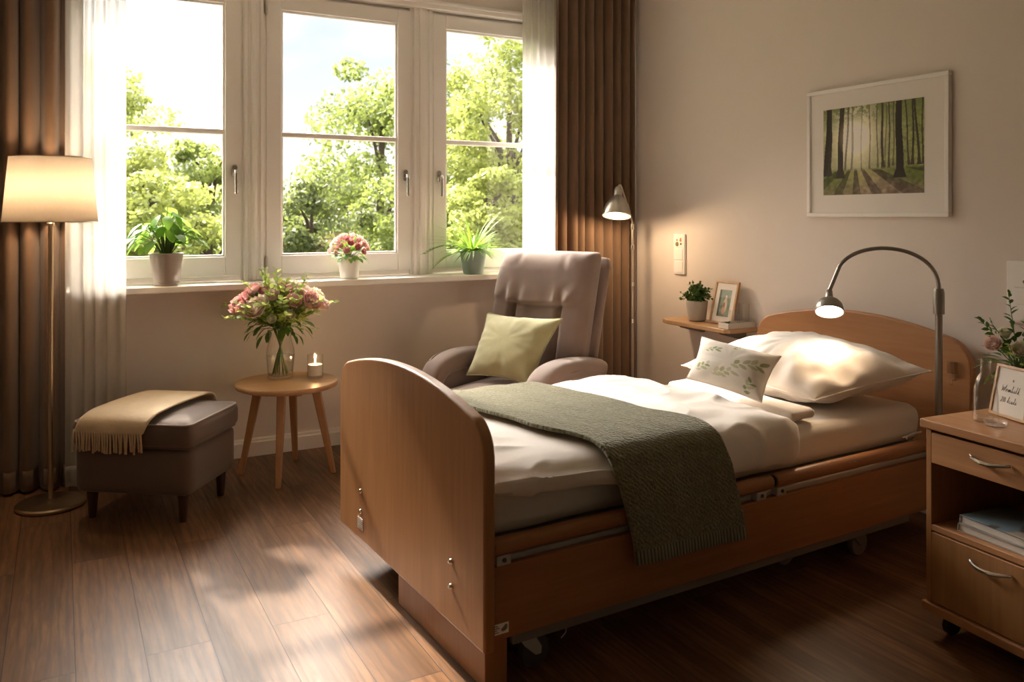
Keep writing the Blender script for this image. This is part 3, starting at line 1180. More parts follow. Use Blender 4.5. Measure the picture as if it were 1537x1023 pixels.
def sill_plants():
    zs = SILL + .0006
    t = thing('potted_plant', 'broad leaved green plant in taupe pot on the windowsill beside white sheer', 'plant', (.452, 4.355, zs))
    pot(t, 'pot_grey', .056, .078, .158)
    Geo().lathe([(.0574, .012), (.0605, .012), (.0605, .018), (.0578, .018)], 36, capb=False, capt=False).build('foot_ring', 'pot_grey', t)
    rs = random.Random(21)
    gs, gl = Geo(), Geo()
    for k in range(46):
        a = 2 * PI * k / 46 * 5.1 + rs.uniform(-.3, .3)
        sp = rs.uniform(.015, .15)
        h = .305 - sp * .8 + rs.uniform(-.04, .05)
        d = Vector((math.cos(a), math.sin(a) * .62, 0))
        p = Vector((0, 0, .14)) + d * sp + Vector((0, 0, h - .10))
        gs.tube([d * .012 + Vector((0, 0, .14)), d * sp * .45 + Vector((0, 0, .14 + (h - .1) * .7)), p], [.0032, .0025, .0018], 6)
        gl.leaf(p, d + Vector((0, 0, rs.uniform(-.75, .15))), Vector((0, 0, 1)), rs.uniform(.07, .10), rs.uniform(.042, .06), .35, .12, 6)
        if rs.random() < .55:
            q = p * .75 + Vector((0, 0, .03))
            gl.leaf(q, Vector((-d.y, d.x, -.2)) * (1 if k % 2 else -1) + d * .4, Vector((0, 0, 1)), rs.uniform(.06, .085), rs.uniform(.038, .05), .35, .12, 6)
    gs.build('stems', 'stem', t, ang=180)['kind'] = 'stuff'
    gl.build('foliage', 'leaf_bright', t, ang=180, recalc=False)

    t = thing('potted_flowers', 'pink flowering plant in small white pot in the middle window', 'plant', (1.372, 4.36, zs))
    pot(t, 'pot_white', .048, .060, .118)
    rs = random.Random(5)
    gs, gl = Geo(), Geo()
    for k in range(60):
        a, el = rs.uniform(0, 2 * PI), rs.uniform(-.1, 1.3)
        d = Vector((math.cos(a) * math.cos(el), math.sin(a) * math.cos(el), math.sin(el) * .75))
        p = Vector((0, 0, .115)) + d * rs.uniform(.04, .09)
        gl.leaf(p, d + Vector((0, 0, -.3)), Vector((0, 0, 1)), rs.uniform(.035, .055), rs.uniform(.02, .03), .3, .15, 4)
        gs.tube([(0, 0, .108), tuple(p)], .0012, 4)
    gs.build('stems', 'stem', t, ang=180)['kind'] = 'stuff'
    gl.build('foliage', 'leaf_bright', t, ang=180, recalc=False)
    for k in range(34):
        a = k * 2.399
        f = (k + .5) / 34
        el = math.asin(1 - f * .95)
        d = Vector((math.cos(a) * math.cos(el), math.sin(a) * math.cos(el), math.sin(el) * .95))
        p = Vector((0, 0, .135)) + Vector((d.x * .105, d.y * .085, d.z * .105))
        g = flower(Geo(), p, d, rs.uniform(.017, .024), 2, k, .2)
        g.build('blossom', ('petal_pink', 'petal_blush', 'petal_pink', 'petal_rose')[k % 4], t, ang=180, recalc=False)

    t = thing('spider_plant', 'spiky spider plant in sage green pot on the windowsill behind the armchair', 'plant', (2.118, 4.36, zs))
    pot(t, 'pot_green', .058, .077, .138)
    rs = random.Random(9)
    g = Geo()
    for k in range(130):
        a = k * 2.399 + rs.uniform(-.2, .2)
        up = rs.uniform(.1, 1.35)
        d = Vector((math.cos(a) * math.cos(up), math.sin(a) * math.cos(up) * .7, math.sin(up)))
        g.leaf(Vector((math.cos(a) * .03, math.sin(a) * .03, .13)), d, Vector((0, 0, 1)) + d * .01, rs.uniform(.17, .26) * (.66 if d.y < -.1 else 1), rs.uniform(.014, .020), .62 * math.cos(up) ** .5 + .1, .35, 9, .75)
    g.build('foliage', 'leaf_spider', t, ang=180, recalc=False)
    g, gs = Geo(), Geo()
    pts = [Vector((-.05, -.01, .135)), Vector((-.12, -.035, .168)), Vector((-.2, -.05, .172)), Vector((-.27, -.06, .155)), Vector((-.33, -.065, .125))]
    gs.tube(pts, [.002, .0018, .0015, .0012, .0008], 5)
    for k in range(26):
        f = k / 25 * 3.98
        i = int(f)
        p = pts[i].lerp(pts[i + 1], f - i)
        sd = 1 if k % 2 else -1
        g.leaf(p, Vector((-.75, .45 * sd, .1)), Vector((0, 0, 1)), .052 - .001 * k, .022, .3, .2, 3)
    gs.build('runner_stem', 'stem', t, ang=180)
    g.build('frond', 'leaf_bright', t, ang=180, recalc=False)


# ------------------------------------------------------------------ armchair
def armchair():
    t = thing('armchair', 'taupe velour recliner armchair with padded headrest in front of the window', 'armchair', (2.07, 3.73, 0), -R(64))
    # base
    Geo().lathe([(0, .001), (.27, .001), (.28, .008), (.28, .022), (.26, .03), (.05, .034), (.045, .15), (0, .15)], 44, (0, .0, 0)).build('swivel_base', 'darkwood', t, ang=40)
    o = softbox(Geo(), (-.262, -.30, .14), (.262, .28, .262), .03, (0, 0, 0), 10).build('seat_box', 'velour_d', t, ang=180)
    weld(o)
    o = softbox(Geo(), (-.252, -.37, .26), (.252, .17, .378), .05, (.0, .02, .032), 22, .003, 2).build('seat_cushion', 'velour', t, ang=180)
    weld(o)

    def back(x_half, d0, yoff, zt, front, name, m, nu=150, nv=110, zb=.34):
        g = Geo()

        def fn(u, v):
            a = 2 * PI * u
            # rounded bottom and top
            cap = 1.0
            vv = v
            top = .10
            if v > 1 - top:
                f = (v - (1 - top)) / top
                cap = math.sqrt(max(0, 1 - f * f)) * .999 + .001
                vv = 1 - top + top * math.sin(f * PI / 2) * .9
            elif v < .04:
                cap = math.sqrt(max(0, 1 - ((.04 - v) / .04) ** 2)) * .999 + .001
            ca, sa = math.cos(a), math.sin(a)
            n = 4.5
            cx = math.copysign(abs(ca) ** (2 / n), ca)
            cyy = math.copysign(abs(sa) ** (2 / n), sa)
            w = x_half * (.955 + .045 * math.sin(PI * min(1, vv * 1.0))) * (.86 + .14 * cap if v > .5 else 1)
            x = w * cx
            y = d0 * cyy * cap
            fr = 0
            if cyy < 0 and front:
                fr = front(x / x_half, vv) * min(1, -cyy * 1.05) * cap ** .5
            z = zb + (zt - zb) * vv
            yc = .15 + .20 * vv - .03 * math.sin(PI * vv) + yoff
            return (x, yc + y - fr, z)
        g.grid(nu, nv, fn)
        o = g.build(name, m, t, ang=180)
        weld(o, 2e-4)
        return o

    def front(x, v):
        ax = abs(x)

        def sm(a, b, q):
            f = min(1, max(0, (q - a) / (b - a)))
            return f * f * (3 - 2 * f)
        h = sm(.60, .65, v + .035 * (1 - ax ** 2) - .02) * (1 - .25 * sm(.85, 1.0, v))
        head = .058 * h
        if h > 0 and v < .8:        # gathers along the lower edge of the headrest
            k = 1 - sm(.62, .80, v)
            head += k * h * .015 * math.sin(x * 21 + mn.noise(Vector((x * 4, v * 6, 0))) * 3) * (1 - ax ** 4)
        low = 1 - h
        inpan = sm(.50, .44, ax) if False else 1 - sm(.44, .52, ax)
        ch = (x + .45) / .9 * 3
        f = ch - math.floor(ch)
        channel = .026 * (abs(math.sin(PI * f)) ** .45) * inpan
        bol = .040 * sm(.46, .60, ax) * (1 - .35 * sm(.85, 1, ax))
        seam = -.016 * math.exp(-((ax - .475) / .022) ** 2) - .004 * math.exp(-((v - .60) / .008) ** 2) * (ax > .5)
        w = .003 * mn.noise(Vector((x * 5, v * 9, 3)))
        return head + low * (channel * .9 + bol + seam) + w
    back(.305, .052, .0, 1.062, front, 'backrest', 'velour')
    back(.318, .035, .086, 1.03, None, 'back_shell', 'velour', 56, 40)

    for s in (-1, 1):
        g = Geo()
        pth = [Vector((s * .318, y, z)) for y, z in ((.27, .455), (.2, .476), (.05, .492), (-.1, .498), (-.2, .492), (-.27, .468), (-.312, .42), (-.325, .36), (-.325, .29))]
        fine = pth
        for _ in range(2):
            q = [fine[0]]
            for a, b in zip(fine, fine[1:]):
                q += [a.lerp(b, .25), a.lerp(b, .75)]
            fine = q + [fine[-1]]
        L = len(fine) - 1

        def fn(u, v):
            k = min(int(v * L), L - 1)
            f = v * L - k
            p = fine[k].lerp(fine[k + 1], f)
            d = (fine[k + 1] - fine[k]).normalized()
            nn = Vector((1, 0, 0)).cross(d).normalized()
            a = 2 * PI * u
            e = 1.0
            for q in (v, 1 - v):
                if q < .05:
                    e *= math.sqrt(max(.0004, 1 - ((.05 - q) / .05) ** 2))
            hw = .066 * (.93 + .07 * math.sin(PI * v)) * e
            ht = (.042 + .012 * math.sin(PI * min(1, v * 1.25))) * e
            ca, sa = math.cos(a), math.sin(a)
            x = hw * math.copysign(abs(ca) ** .62, ca)
            y = ht * math.copysign(abs(sa) ** .8, sa)
            w = .0025 * mn.noise(Vector((u * 5, v * 7, s)))
            return p + Vector((x, 0, 0)) + nn * (y + w)
        g.grid(30, 60, fn)
        weld(g.build('armrest', 'velour', t, ang=180), 2e-4)
        g = softbox(Geo(), (s * .318 - .05, -.295, .11), (s * .318 + .05, .29, .455), .028, (.008, .0, 0), 14, .0015, s)
        weld(g.build('side_panel', 'velour', t, ang=180))

    sx = thing('cushion', 'plain sage green scatter cushion propped on the seat of the taupe armchair', 'cushion', (2.07, 3.73, 0), -R(64))
    o, edge = cushion('cover', 'cushion', [(-.205, -.17, .432), (.195, -.17, .426), (.232, .06, .728), (-.245, .06, .725)], .082, .045, sx, pinch=.10, wr=.009, seed=4)
    g = Geo()
    loop_tube(g, edge(90), .0035, 6)
    g.build('piping', 'cushion', sx)


# ------------------------------------------------------------------ the care bed
BO, BR_ = (.945, 1.88, 0), R(2.4)
BL, BW = 2.2, 1.09


def arch_panel(x0, x1, w, zb, zs, zp, r, n=40):
    """outline of a bed end in (y,z): straight bottom, rounded shoulders, arched top"""
    pts = [(0, zb), (w, zb)]
    top = []
    for i in range(n + 1):
        f = i / n
        y = w * (1 - f)
        z = zs + (zp - zs) * (1 - (2 * f - 1) ** 2) ** 1.0
        e = min(f, 1 - f) * w
        if e < r:
            z -= (r - math.sqrt(max(0, r * r - (r - e) ** 2)))
        top.append((y, z))
    # denser sampling at the shoulders
    dense = []
    for f in [k / 200 for k in range(201)]:
        y = w * (1 - f)
        e = min(f, 1 - f) * w
        if e > r * 1.2 and (round(f * 200) % 5):
            continue
        z = zs + (zp - zs) * (1 - (2 * f - 1) ** 2)
        if e < r:
            z -= (r - math.sqrt(max(0, r * r - (r - e) ** 2)))
        dense.append((y, z))
    return pts[:2] + dense


def bolt(parent, x, y, z, sgn=-1):
    g = Geo()
    m = Matrix.Rotation(sgn * PI / 2, 3, 'Y')
    g.lathe([(0, 0), (.0085, 0), (.008, .004), (.006, .006), (0, .0062)], 16, (x, y, z), m)
    g.lathe([(0, .0055), (.004, .0055), (.0035, .009), (0, .0095)], 6, (x, y, z), m)
    return g.build('bolt', 'chrome', parent, ang=40)


def bed():
    t = thing('care_bed', 'wooden nursing bed with arched head and foot boards along the right wall', 'bed', BO, BR_)
    f = Geo().prism(arch_panel(0, 0, BW, .13, .705, .785, .075), 'x', -.0, .034).build('footboard', 'beech_z', t, bevel=(.008, 4), ang=30)
    for y, z in ((.875, .30), (.875, .23), (.185, .305), (.185, .237)):
        bolt(f, .0003, y, z)
    o = Geo().box((-.0015, .855, .168), (-.0002, .905, .206)).build('rating_plate', 'sticker', f, smooth=False)
    g = Geo()
    for k in range(4):
        g.box((-.0021, .86, .174 + k * .007), (-.0016, .86 + (.038, .026, .034, .02)[k], .1765 + k * .007))
    g.build('print_lines', 'ink', o, smooth=False)
    h = Geo().prism(arch_panel(0, 0, BW, .22, .735, .825, .085), 'x', BL - .034, BL).build('headboard', 'beech_y', t, bevel=(.008, 4), ang=30)
    # clear cord clip on the headboard
    g = Geo().box((2.148, .052, .60), (2.1655, .058, .672)).box((2.128, .052, .60), (2.148, .056, .606)).box((2.128, .052, .60), (2.132, .056, .64))
    g.box((2.148, .058, .625), (2.1655, .088, .672)).tube([(2.14, .07, .612), (2.14, .07, .585), (2.15, .07, .58), (2.158, .07, .59)], .004, 8)
    g.build('cord_clip', 'clear', h, bevel=(.0015, 2))
    # foot column under the footboard
    Geo().box((.036, .062, .0012), (.105, .635, .30)).build('foot_column', 'beech_z', t, bevel=(.003, 2))
    for y0, s in ((.048, 1), (BW - .068, -1)):
        sp = Geo().box((.0345, y0, .13), (BL - .0345, y0 + .02, .325)).build('side_panel', 'beech_x', t, bevel=(.003, 2))
        if s == 1:
            o = Geo().box((.052, y0 - .0012, .146), (.10, y0 - .0002, .174)).build('warning_label', 'plastic', sp, smooth=False)
            g = Geo()
            for k in range(4):
                g.box((.055, y0 - .0018, .151 + k * .0055), (.055 + (.014, .010, .016, .012)[k], y0 - .0013, .1535 + k * .0055))
            g.prism([(.076, .158), (.082, .151), (.097, .165), (.091, .171)], 'y', y0 - .0018, y0 - .0013)
            g.prism([(.085, .155), (.0875, .1525), (.0965, .160), (.094, .1625)], 'y', y0 - .0022, y0 - .0019)
            g.build('pictogram', 'ink', o, smooth=False)
        Geo().box((.05, y0 + .024 * s + (0 if s > 0 else -.004), .278), (2.06, y0 + .024 * s + .02, .338)).build('frame_beam', 'lightgrey', t, bevel=(.003, 2))
        ry = .058 if s > 0 else BW - .058
        for x0, x1 in ((.052, 1.108), (1.122, 2.06)):
            g = Geo()
            sec = rrect(-.022, .022, -.0225, .0225, .02, 5)
            g.prism([(ry + a, .375 + b) for a, b in sec], 'x', x0, x1)
            r = g.build('side_rail', 'beech_x', t, bevel=(.006, 3), ang=50)
            for e, sg in ((x0, -1), (x1, 1)):
                g = Geo()
                g.prism([(ry + a * .8, .375 + b * .8) for a, b in sec], 'x', e + sg * .0005, e + sg * .0035)
                g.build('rail_end_hollow', 'black', r)  # flat black plate: the shade inside the hollow rail end put into colour
            g = Geo()
            for q in (.5, .53):
                xx = x0 + (x1 - x0) * (q - .12)
                g.box((xx, ry - .0225 * s - .0006, .382), (xx + .012, ry - .0225 * s + .0006, .385))
            g.build('grip_mark', 'piping', r, smooth=False)
        for x in (.085, 1.055, 1.15, 2.02):
            g = Geo().box((x - .022, ry - .013, .3255), (x + .022, ry + .016, .353))
            b = g.build('rail_bracket', 'lightgrey', t, bevel=(.003, 2))
            g = Geo().lathe([(0, 0), (.006, 0), (.006, .003), (0, .003)], 12, (x, ry - .0135 * s, .34), Matrix.Rotation(PI / 2 * s, 3, 'X'))
            g.build('bracket_screw', 'darkgrey', b)
    Geo().box((.04, .098, .30), (2.06, BW - .098, .356)).build('mattress_deck', 'lightgrey', t, bevel=(.004, 2))
    # undercarriage: beams, scissor arms, castors
    for y in (.12, BW - .15):
        Geo().box((.12, y, .096), (2.02, y + .03, .136)).build('chassis_beam', 'greymetal', t, bevel=(.004, 2))
    for x in (.30, 1.80):
        Geo().box((x, .15, .10), (x + .05, BW - .15, .135)).build('chassis_beam', 'greymetal', t, bevel=(.004, 2))
    for y in (.21, BW - .24):
        g = Geo()
        g.add([(.5, y, .14), (.55, y, .12), (1.35, y, .285), (1.30, y, .30), (.5, y + .03, .14), (.55, y + .03, .12), (1.35, y + .03, .285), (1.30, y + .03, .30)],
              [(0, 1, 2, 3), (7, 6, 5, 4), (0, 4, 5, 1), (1, 5, 6, 2), (2, 6, 7, 3), (3, 7, 4, 0)])
        g.build('lifting_arm', 'greymetal', t, bevel=(.003, 2))
    for y in (.058, BW - .078):
        Geo().box((.12, y, .100), (1.86, y + .02, .1285)).build('lower_beam', 'greymetal', t, bevel=(.003, 2))
    Geo().box((1.62, .3, .12), (1.98, .55, .26)).build('drive_unit', 'greymetal', t, bevel=(.012, 3))
    for x, y in ((.175, .10), (1.60, .12), (.175, BW - .1), (1.60, BW - .12), (1.30, .20)):
        small = x == 1.30
        g = Geo()
        g.box((x - .024, y - .026, .096), (x + .03, y + .026, .15))
        g.prism([(x - .022, .098), (x + .028, .098), (x + .05, .062), (x + .048, .042), (x + .03, .042), (x - .006, .075)], 'y', y - .024, y - .018)
        g.prism([(x - .022, .098), (x + .028, .098), (x + .05, .062), (x + .048, .042), (x + .03, .042), (x - .006, .075)], 'y', y + .018, y + .024)
        c = g.build('castor', 'greymetal' if x > 1 else 'lightgrey', t, bevel=(.003, 2))
        g = Geo()
        g.lathe([(0, -.016), (.03, -.016), (.042, -.013), (.046, -.006), (.046, .006), (.042, .013), (.03, .016), (0, .016)], 28, (x + .036, y, .0475), Matrix.Rotation(PI / 2, 3, 'X'))
        g.build('wheel', 'greymetal' if x > 1 else 'darkgrey', c, ang=40)
    # thin hanging cord by the foot castor
    g = Geo().tube([(.30, .075, .135), (.305, .07, .11), (.295, .065, .085), (.28, .065, .075)], .0018, 6)
    g.build('cord_end', 'lightgrey', t)


ZM = .512
RIGHT_END = 1.235


def cover_profile(x, zb, zs, yo):
    """control line of the duvet across the bed at x: from the near hanging edge over the top to the far side"""
    return [(.094, zb + .035), (.082, zb + .006), (yo + .018, zb), (yo, zb + .022), (yo, zb + .07), (yo + .003, zs - .075), (yo + .024, zs - .022), (yo + .10, zs + .004),
            (.30, zs + .012), (.545, zs + .012), (.80, zs + .006), (.94, zs - .002), (.995, zs - .035), (1.005, zs - .09), (1.003, zs - .15)]


def resample(pts, n):
    for _ in range(3):
        q = [pts[0]]
        for a, b in zip(pts, pts[1:]):
            q += [(a[0] * .75 + b[0] * .25, a[1] * .75 + b[1] * .25), (a[0] * .25 + b[0] * .75, a[1] * .25 + b[1] * .75)]
        pts = q + [pts[-1]]
    d = [0]
    for a, b in zip(pts, pts[1:]):
        d.append(d[-1] + math.hypot(b[0] - a[0], b[1] - a[1]))
    out = []
    k = 0
    for i in range(n + 1):
        s = d[-1] * i / n
        while k < len(d) - 2 and d[k + 1] < s:
            k += 1
        f = (s - d[k]) / max(1e-9, d[k + 1] - d[k])
        out.append((pts[k][0] * (1 - f) + pts[k + 1][0] * f, pts[k][1] * (1 - f) + pts[k + 1][1] * f))
    return out


def interp(x, tab):
    if x <= tab[0][0]:
        return tab[0][1]
    for (a, p), (b, q) in zip(tab, tab[1:]):
        if x <= b:
            f = (x - a) / (b - a)
            f = f * f * (3 - 2 * f)
            return p + (q - p) * f
    return tab[-1][1]


def duvet_line(x, n=100):
    zb = interp(x, [(.04, .497), (.35, .478), (.6, .45), (.85, .425), (1.05, .415), (1.25, .416)])
    zs = interp(x, [(.04, .568), (.3, .567), (.8, .572), (1.25, .574)])
    return resample(cover_profile(x, zb, zs, interp(x, [(0, .050), (.6, .048), (1.25, .056)])), n)


def duvet_point(u, v, wrinkle=1.0):
    X0, X1 = .047, RIGHT_END
    x = X0 + (X1 - X0) * u
    NL = 100
    ln = duvet_line(x, NL)
    k = min(int(v * NL), NL - 1)
    f = v * NL - k
    y, z = ln[k][0] * (1 - f) + ln[k + 1][0] * f, ln[k][1] * (1 - f) + ln[k + 1][1] * f
    a, b = ln[max(k - 1, 0)], ln[min(k + 2, NL)]
    ty, tz = b[0] - a[0], b[1] - a[1]
    l = math.hypot(ty, tz) or 1
    nrm = Vector((0, -tz / l, ty / l))
    # taper to the rounded ends
    def cap(d, r):
        if d >= r:
            return 1.0
        q = 1 - d / r
        return math.sqrt(max(0, 1 - q * q))
    e = min(cap((x - X0), .07), cap(X1 - x, .10))
    cz0 = ZM + .012
    if z > cz0 - .03:
        z = cz0 + (z - cz0) * max(e, .02) if z > cz0 else z
    y = y + (.094 - y) * (1 - e) if y < .094 else y
    w = 0
    if wrinkle:
        q = Vector((x, y, z))
        fold = mn.noise(Vector((x * 3.0 + y * 2.2, y * 5.5 - x * 1.5, z * 4))) * .007
        fine = mn.noise(Vector((x * 8 + y * 5, y * 13 - x * 5, z * 9))) * .0068
        cr = 1 - abs(mn.noise(Vector((x * 5.5 - y * 3.5, y * 6 + x * 3, 4 + z * 5))))
        crease = (cr ** 6) * .010
        w = (fold + fine + crease) * wrinkle * e
    p = Vector((x, y, z))
    # slant the head end: it reaches further towards the pillow on the near side
    p.x += (.075 * (1 - y / BW) - .02) * max(0, (u - .6) / .4) ** 1.5
    return p + nrm * w, nrm


BLK0, BLKW = .50, .44        # blanket: x of its left edge at the bottom, width


def bedding():
    place = dict(loc=BO, rz=BR_)
    # mattress in its fitted sheet
    m = thing('mattress', 'thick mattress in a cream fitted sheet on the wooden nursing bed', 'mattress', BO, BR_)
    g = softbox(Geo(), (.043, .125, .362), (2.052, BW - .125, .505), .05, (0, .006, .004), 40, .0022, 5)
    o = g.build('fitted_sheet', 'sheet', m, ang=180)
    weld(o)
    for v in o.data.vertices:      # pulled creases on the near side and near the head end
        c = v.co
        if c.y < .175:
            c.y += .005 * mn.noise(Vector((c.x * 14 + c.z * 18, c.z * 4, 1))) + .004 * mn.noise(Vector((c.x * 5 - c.z * 9, 3, 0)))
        if c.x > 1.3 and c.z > .45:
            c.z += .004 * mn.noise(Vector((c.x * 7, c.y * 3 + c.x * 4, 7)))
    g = Geo()
    g.tube([(1.90, .114, .395), (1.92, .106, .40), (1.955, .104, .408), (2.0, .108, .405), (2.03, .12, .40)], .0035, 7)
    g.tube([(1.915, .106, .40), (1.91, .103, .392), (1.918, .104, .388)], .003, 7)
    g.build('sheet_knot', 'sheet', m)

    # duvet
    NU, NV = 110, 150
    mask_c = BLK0 + BLKW / 2

    def fn(u, v):
        p, n_ = duvet_point(u, v, 0)
        xx = p.x
        c0 = .55
        d = abs(xx - c0) - .27
        wr = min(1, max(.0, d / .1))
        p, n_ = duvet_point(u, v, wr)
        return p
    g = Geo().grid(NU, NV, fn)
    d = g.build('duvet', 'linen', None, ang=180, **place)
    tag(d, 'rumpled white duvet spread over the nursing bed under the olive green blanket', 'duvet')

    # folded white sheet beside the pillow
    s = softbox(Geo(), (1.318, .15, .518), (1.452, .80, .558), .02, (.006, .0, .004), 24, .0025, 9).build('folded_sheet', 'linen', None, ang=180, **place)
    weld(s)
    tag(s, 'folded white sheet lying between the duvet edge and the big pillow', 'bed sheet')

    # pillow
    pl = thing('pillow', 'large plump white pillow leaning against the arched headboard', 'pillow', BO, BR_)
    o, edge = cushion('pillowcase', 'linen', [(1.50, .195, .570), (2.03, .075, .645), (2.04, .80, .665), (1.40, .80, .615)], .132, .10, pl, n=64, pinch=.05, wr=.026, seed=2, p=2.3, zmin=.524)
    g = Geo()
    loop_tube(g, edge(120), .0026, 6)
    g.build('seam', 'linen', pl)

    # small leaf-patterned cushion
    rs = random.Random(3)
    leaves = []
    for cx, cy_, n, sc_ in ((.74, .52, 8, .20), (.48, .24, 7, .17), (.20, .26, 6, .15), (.26, .66, 6, .13), (.82, .14, 6, .14), (.55, .84, 5, .10)):
        a0 = rs.uniform(.2, 1.2)
        for k in range(n):
            a = a0 + (1 if k % 2 else -1) * rs.uniform(.5, 1.0)
            q = (k - n / 2) * sc_ * .26
            leaves.append((cx + math.cos(a0) * q, cy_ + math.sin(a0) * q, a, sc_ * rs.uniform(.5, .8), sc_ * .16, rs.choice([(.36, .40, .20), (.50, .50, .30), (.32, .38, .20), (.56, .54, .36)])))

    def col(u, v):
        base = (.78, .72, .64)
        for lx, ly, a, L, Wd, c in leaves:
            dx, dy = u - lx, v - ly
            al = dx * math.cos(a) + dy * math.sin(a)
            ac = -dx * math.sin(a) + dy * math.cos(a)
            if 0 < al < L and abs(ac) < Wd * math.sin(PI * al / L) ** .7:
                return c
        return base
    cu = thing('cushion', 'small white cushion with faded green leaf pattern leaning on the big pillow', 'cushion', BO, BR_)
    o, edge = cushion('cover', 'pattern', [(1.21, .565, .618), (1.285, .255, .575), (1.44, .30, .722), (1.345, .62, .762)], .052, .03, cu, n=110, pinch=.08, wr=.004, col=col, seed=6)
    g = Geo()
    loop_tube(g, edge(80), .0022, 6)
    g.build('seam', 'linen', cu)

    # olive knitted blanket, following the duvet and falling over the near rail
    NL = 120

    def bline(u):
        xa = BLK0 + BLKW * u

        def shift(v):      # v: 0 at the hem .. 1 at the far side
            return interp(v, [(0, .0), (.30, -.07), (.5, -.16), (.75, -.205), (1, -.22)])
        pts = []
        # hanging part
        for z in (.243, .28, .32, .36, .40, .44, .48):
            pts.append((.014 + .010 * math.sin((z - .243) * 7), z))
        ln = duvet_line(.5, 100)
        zs = .570
        yo = .048 - .017
        top = [(yo + .001, zs - .07), (yo + .022, zs - .004), (yo + .10, zs + .024), (.30, zs + .032), (.545, zs + .033), (.80, zs + .026), (.93, zs + .018), (.985, zs + .0)]
        return pts + top, shift
    prof, shift = bline(0)
    prof = resample(prof, NL)
    hem_w = .02

    def bfn(u, v):
        k = min(int(v * NL), NL - 1)
        f = v * NL - k
        y, z = prof[k][0] * (1 - f) + prof[k + 1][0] * f, prof[k][1] * (1 - f) + prof[k + 1][1] * f
        x = BLK0 + BLKW * u + shift(v)
        a, b = prof[max(k - 1, 0)], prof[min(k + 2, NL)]
        ty, tz = b[0] - a[0], b[1] - a[1]
        l = math.hypot(ty, tz) or 1
        nrm = Vector((0, -tz / l, ty / l))
        hang = max(0, 1 - v / .34)
        w = abs(mn.noise(Vector((u * 2.6, v * 3, 5)))) * .010 + hang * .010 * (1 + math.sin(u * 5.2 + .8)) * .5 + .003 * mn.noise(Vector((u * 8, v * 9, 1)))
        if hang == 0:
            w = abs(w) * .8
        zdrop = hang * (.012 * (u - .5)) * (1 if v < .02 else 1 - v / .34)
        return Vector((x, y, z - zdrop)) + nrm * w
    # rounded long edges: thickness grows in the last centimetre
    g = Geo().grid(70, 130, bfn, uv=lambda u, v: (u * .46, v * 1.35))
    b = g.build('blanket', 'knit', None, ang=180, solid=-.011, **place)
    b.modifiers['thickness'].offset = 0
    tag(b, 'olive green knitted blanket laid across the foot of the nursing bed', 'blanket')


# ------------------------------------------------------------------ nightstand and what stands on it
NO, NR = (2.282, 1.59, 0), -R(4.5)


def nl(x, y, z):
    c, s = math.cos(NR), math.sin(NR)
    return (NO[0] + x * c - y * s, NO[1] + x * s + y * c, z)


def bow_handle(parent, y0, y1, z, x=-.002):
    g = Geo()
    pts = []
    for i in range(13):
        f = i / 12
        pts.append((x - .026 * math.sin(PI * f) ** .75 - .0005, y0 + (y1 - y0) * f, z - .006 * math.sin(PI * f)))
    g.tube(pts, [.0045 + .0018 * math.sin(PI * i / 12) for i in range(13)], 10)
    return g.build('handle', 'chrome', parent)


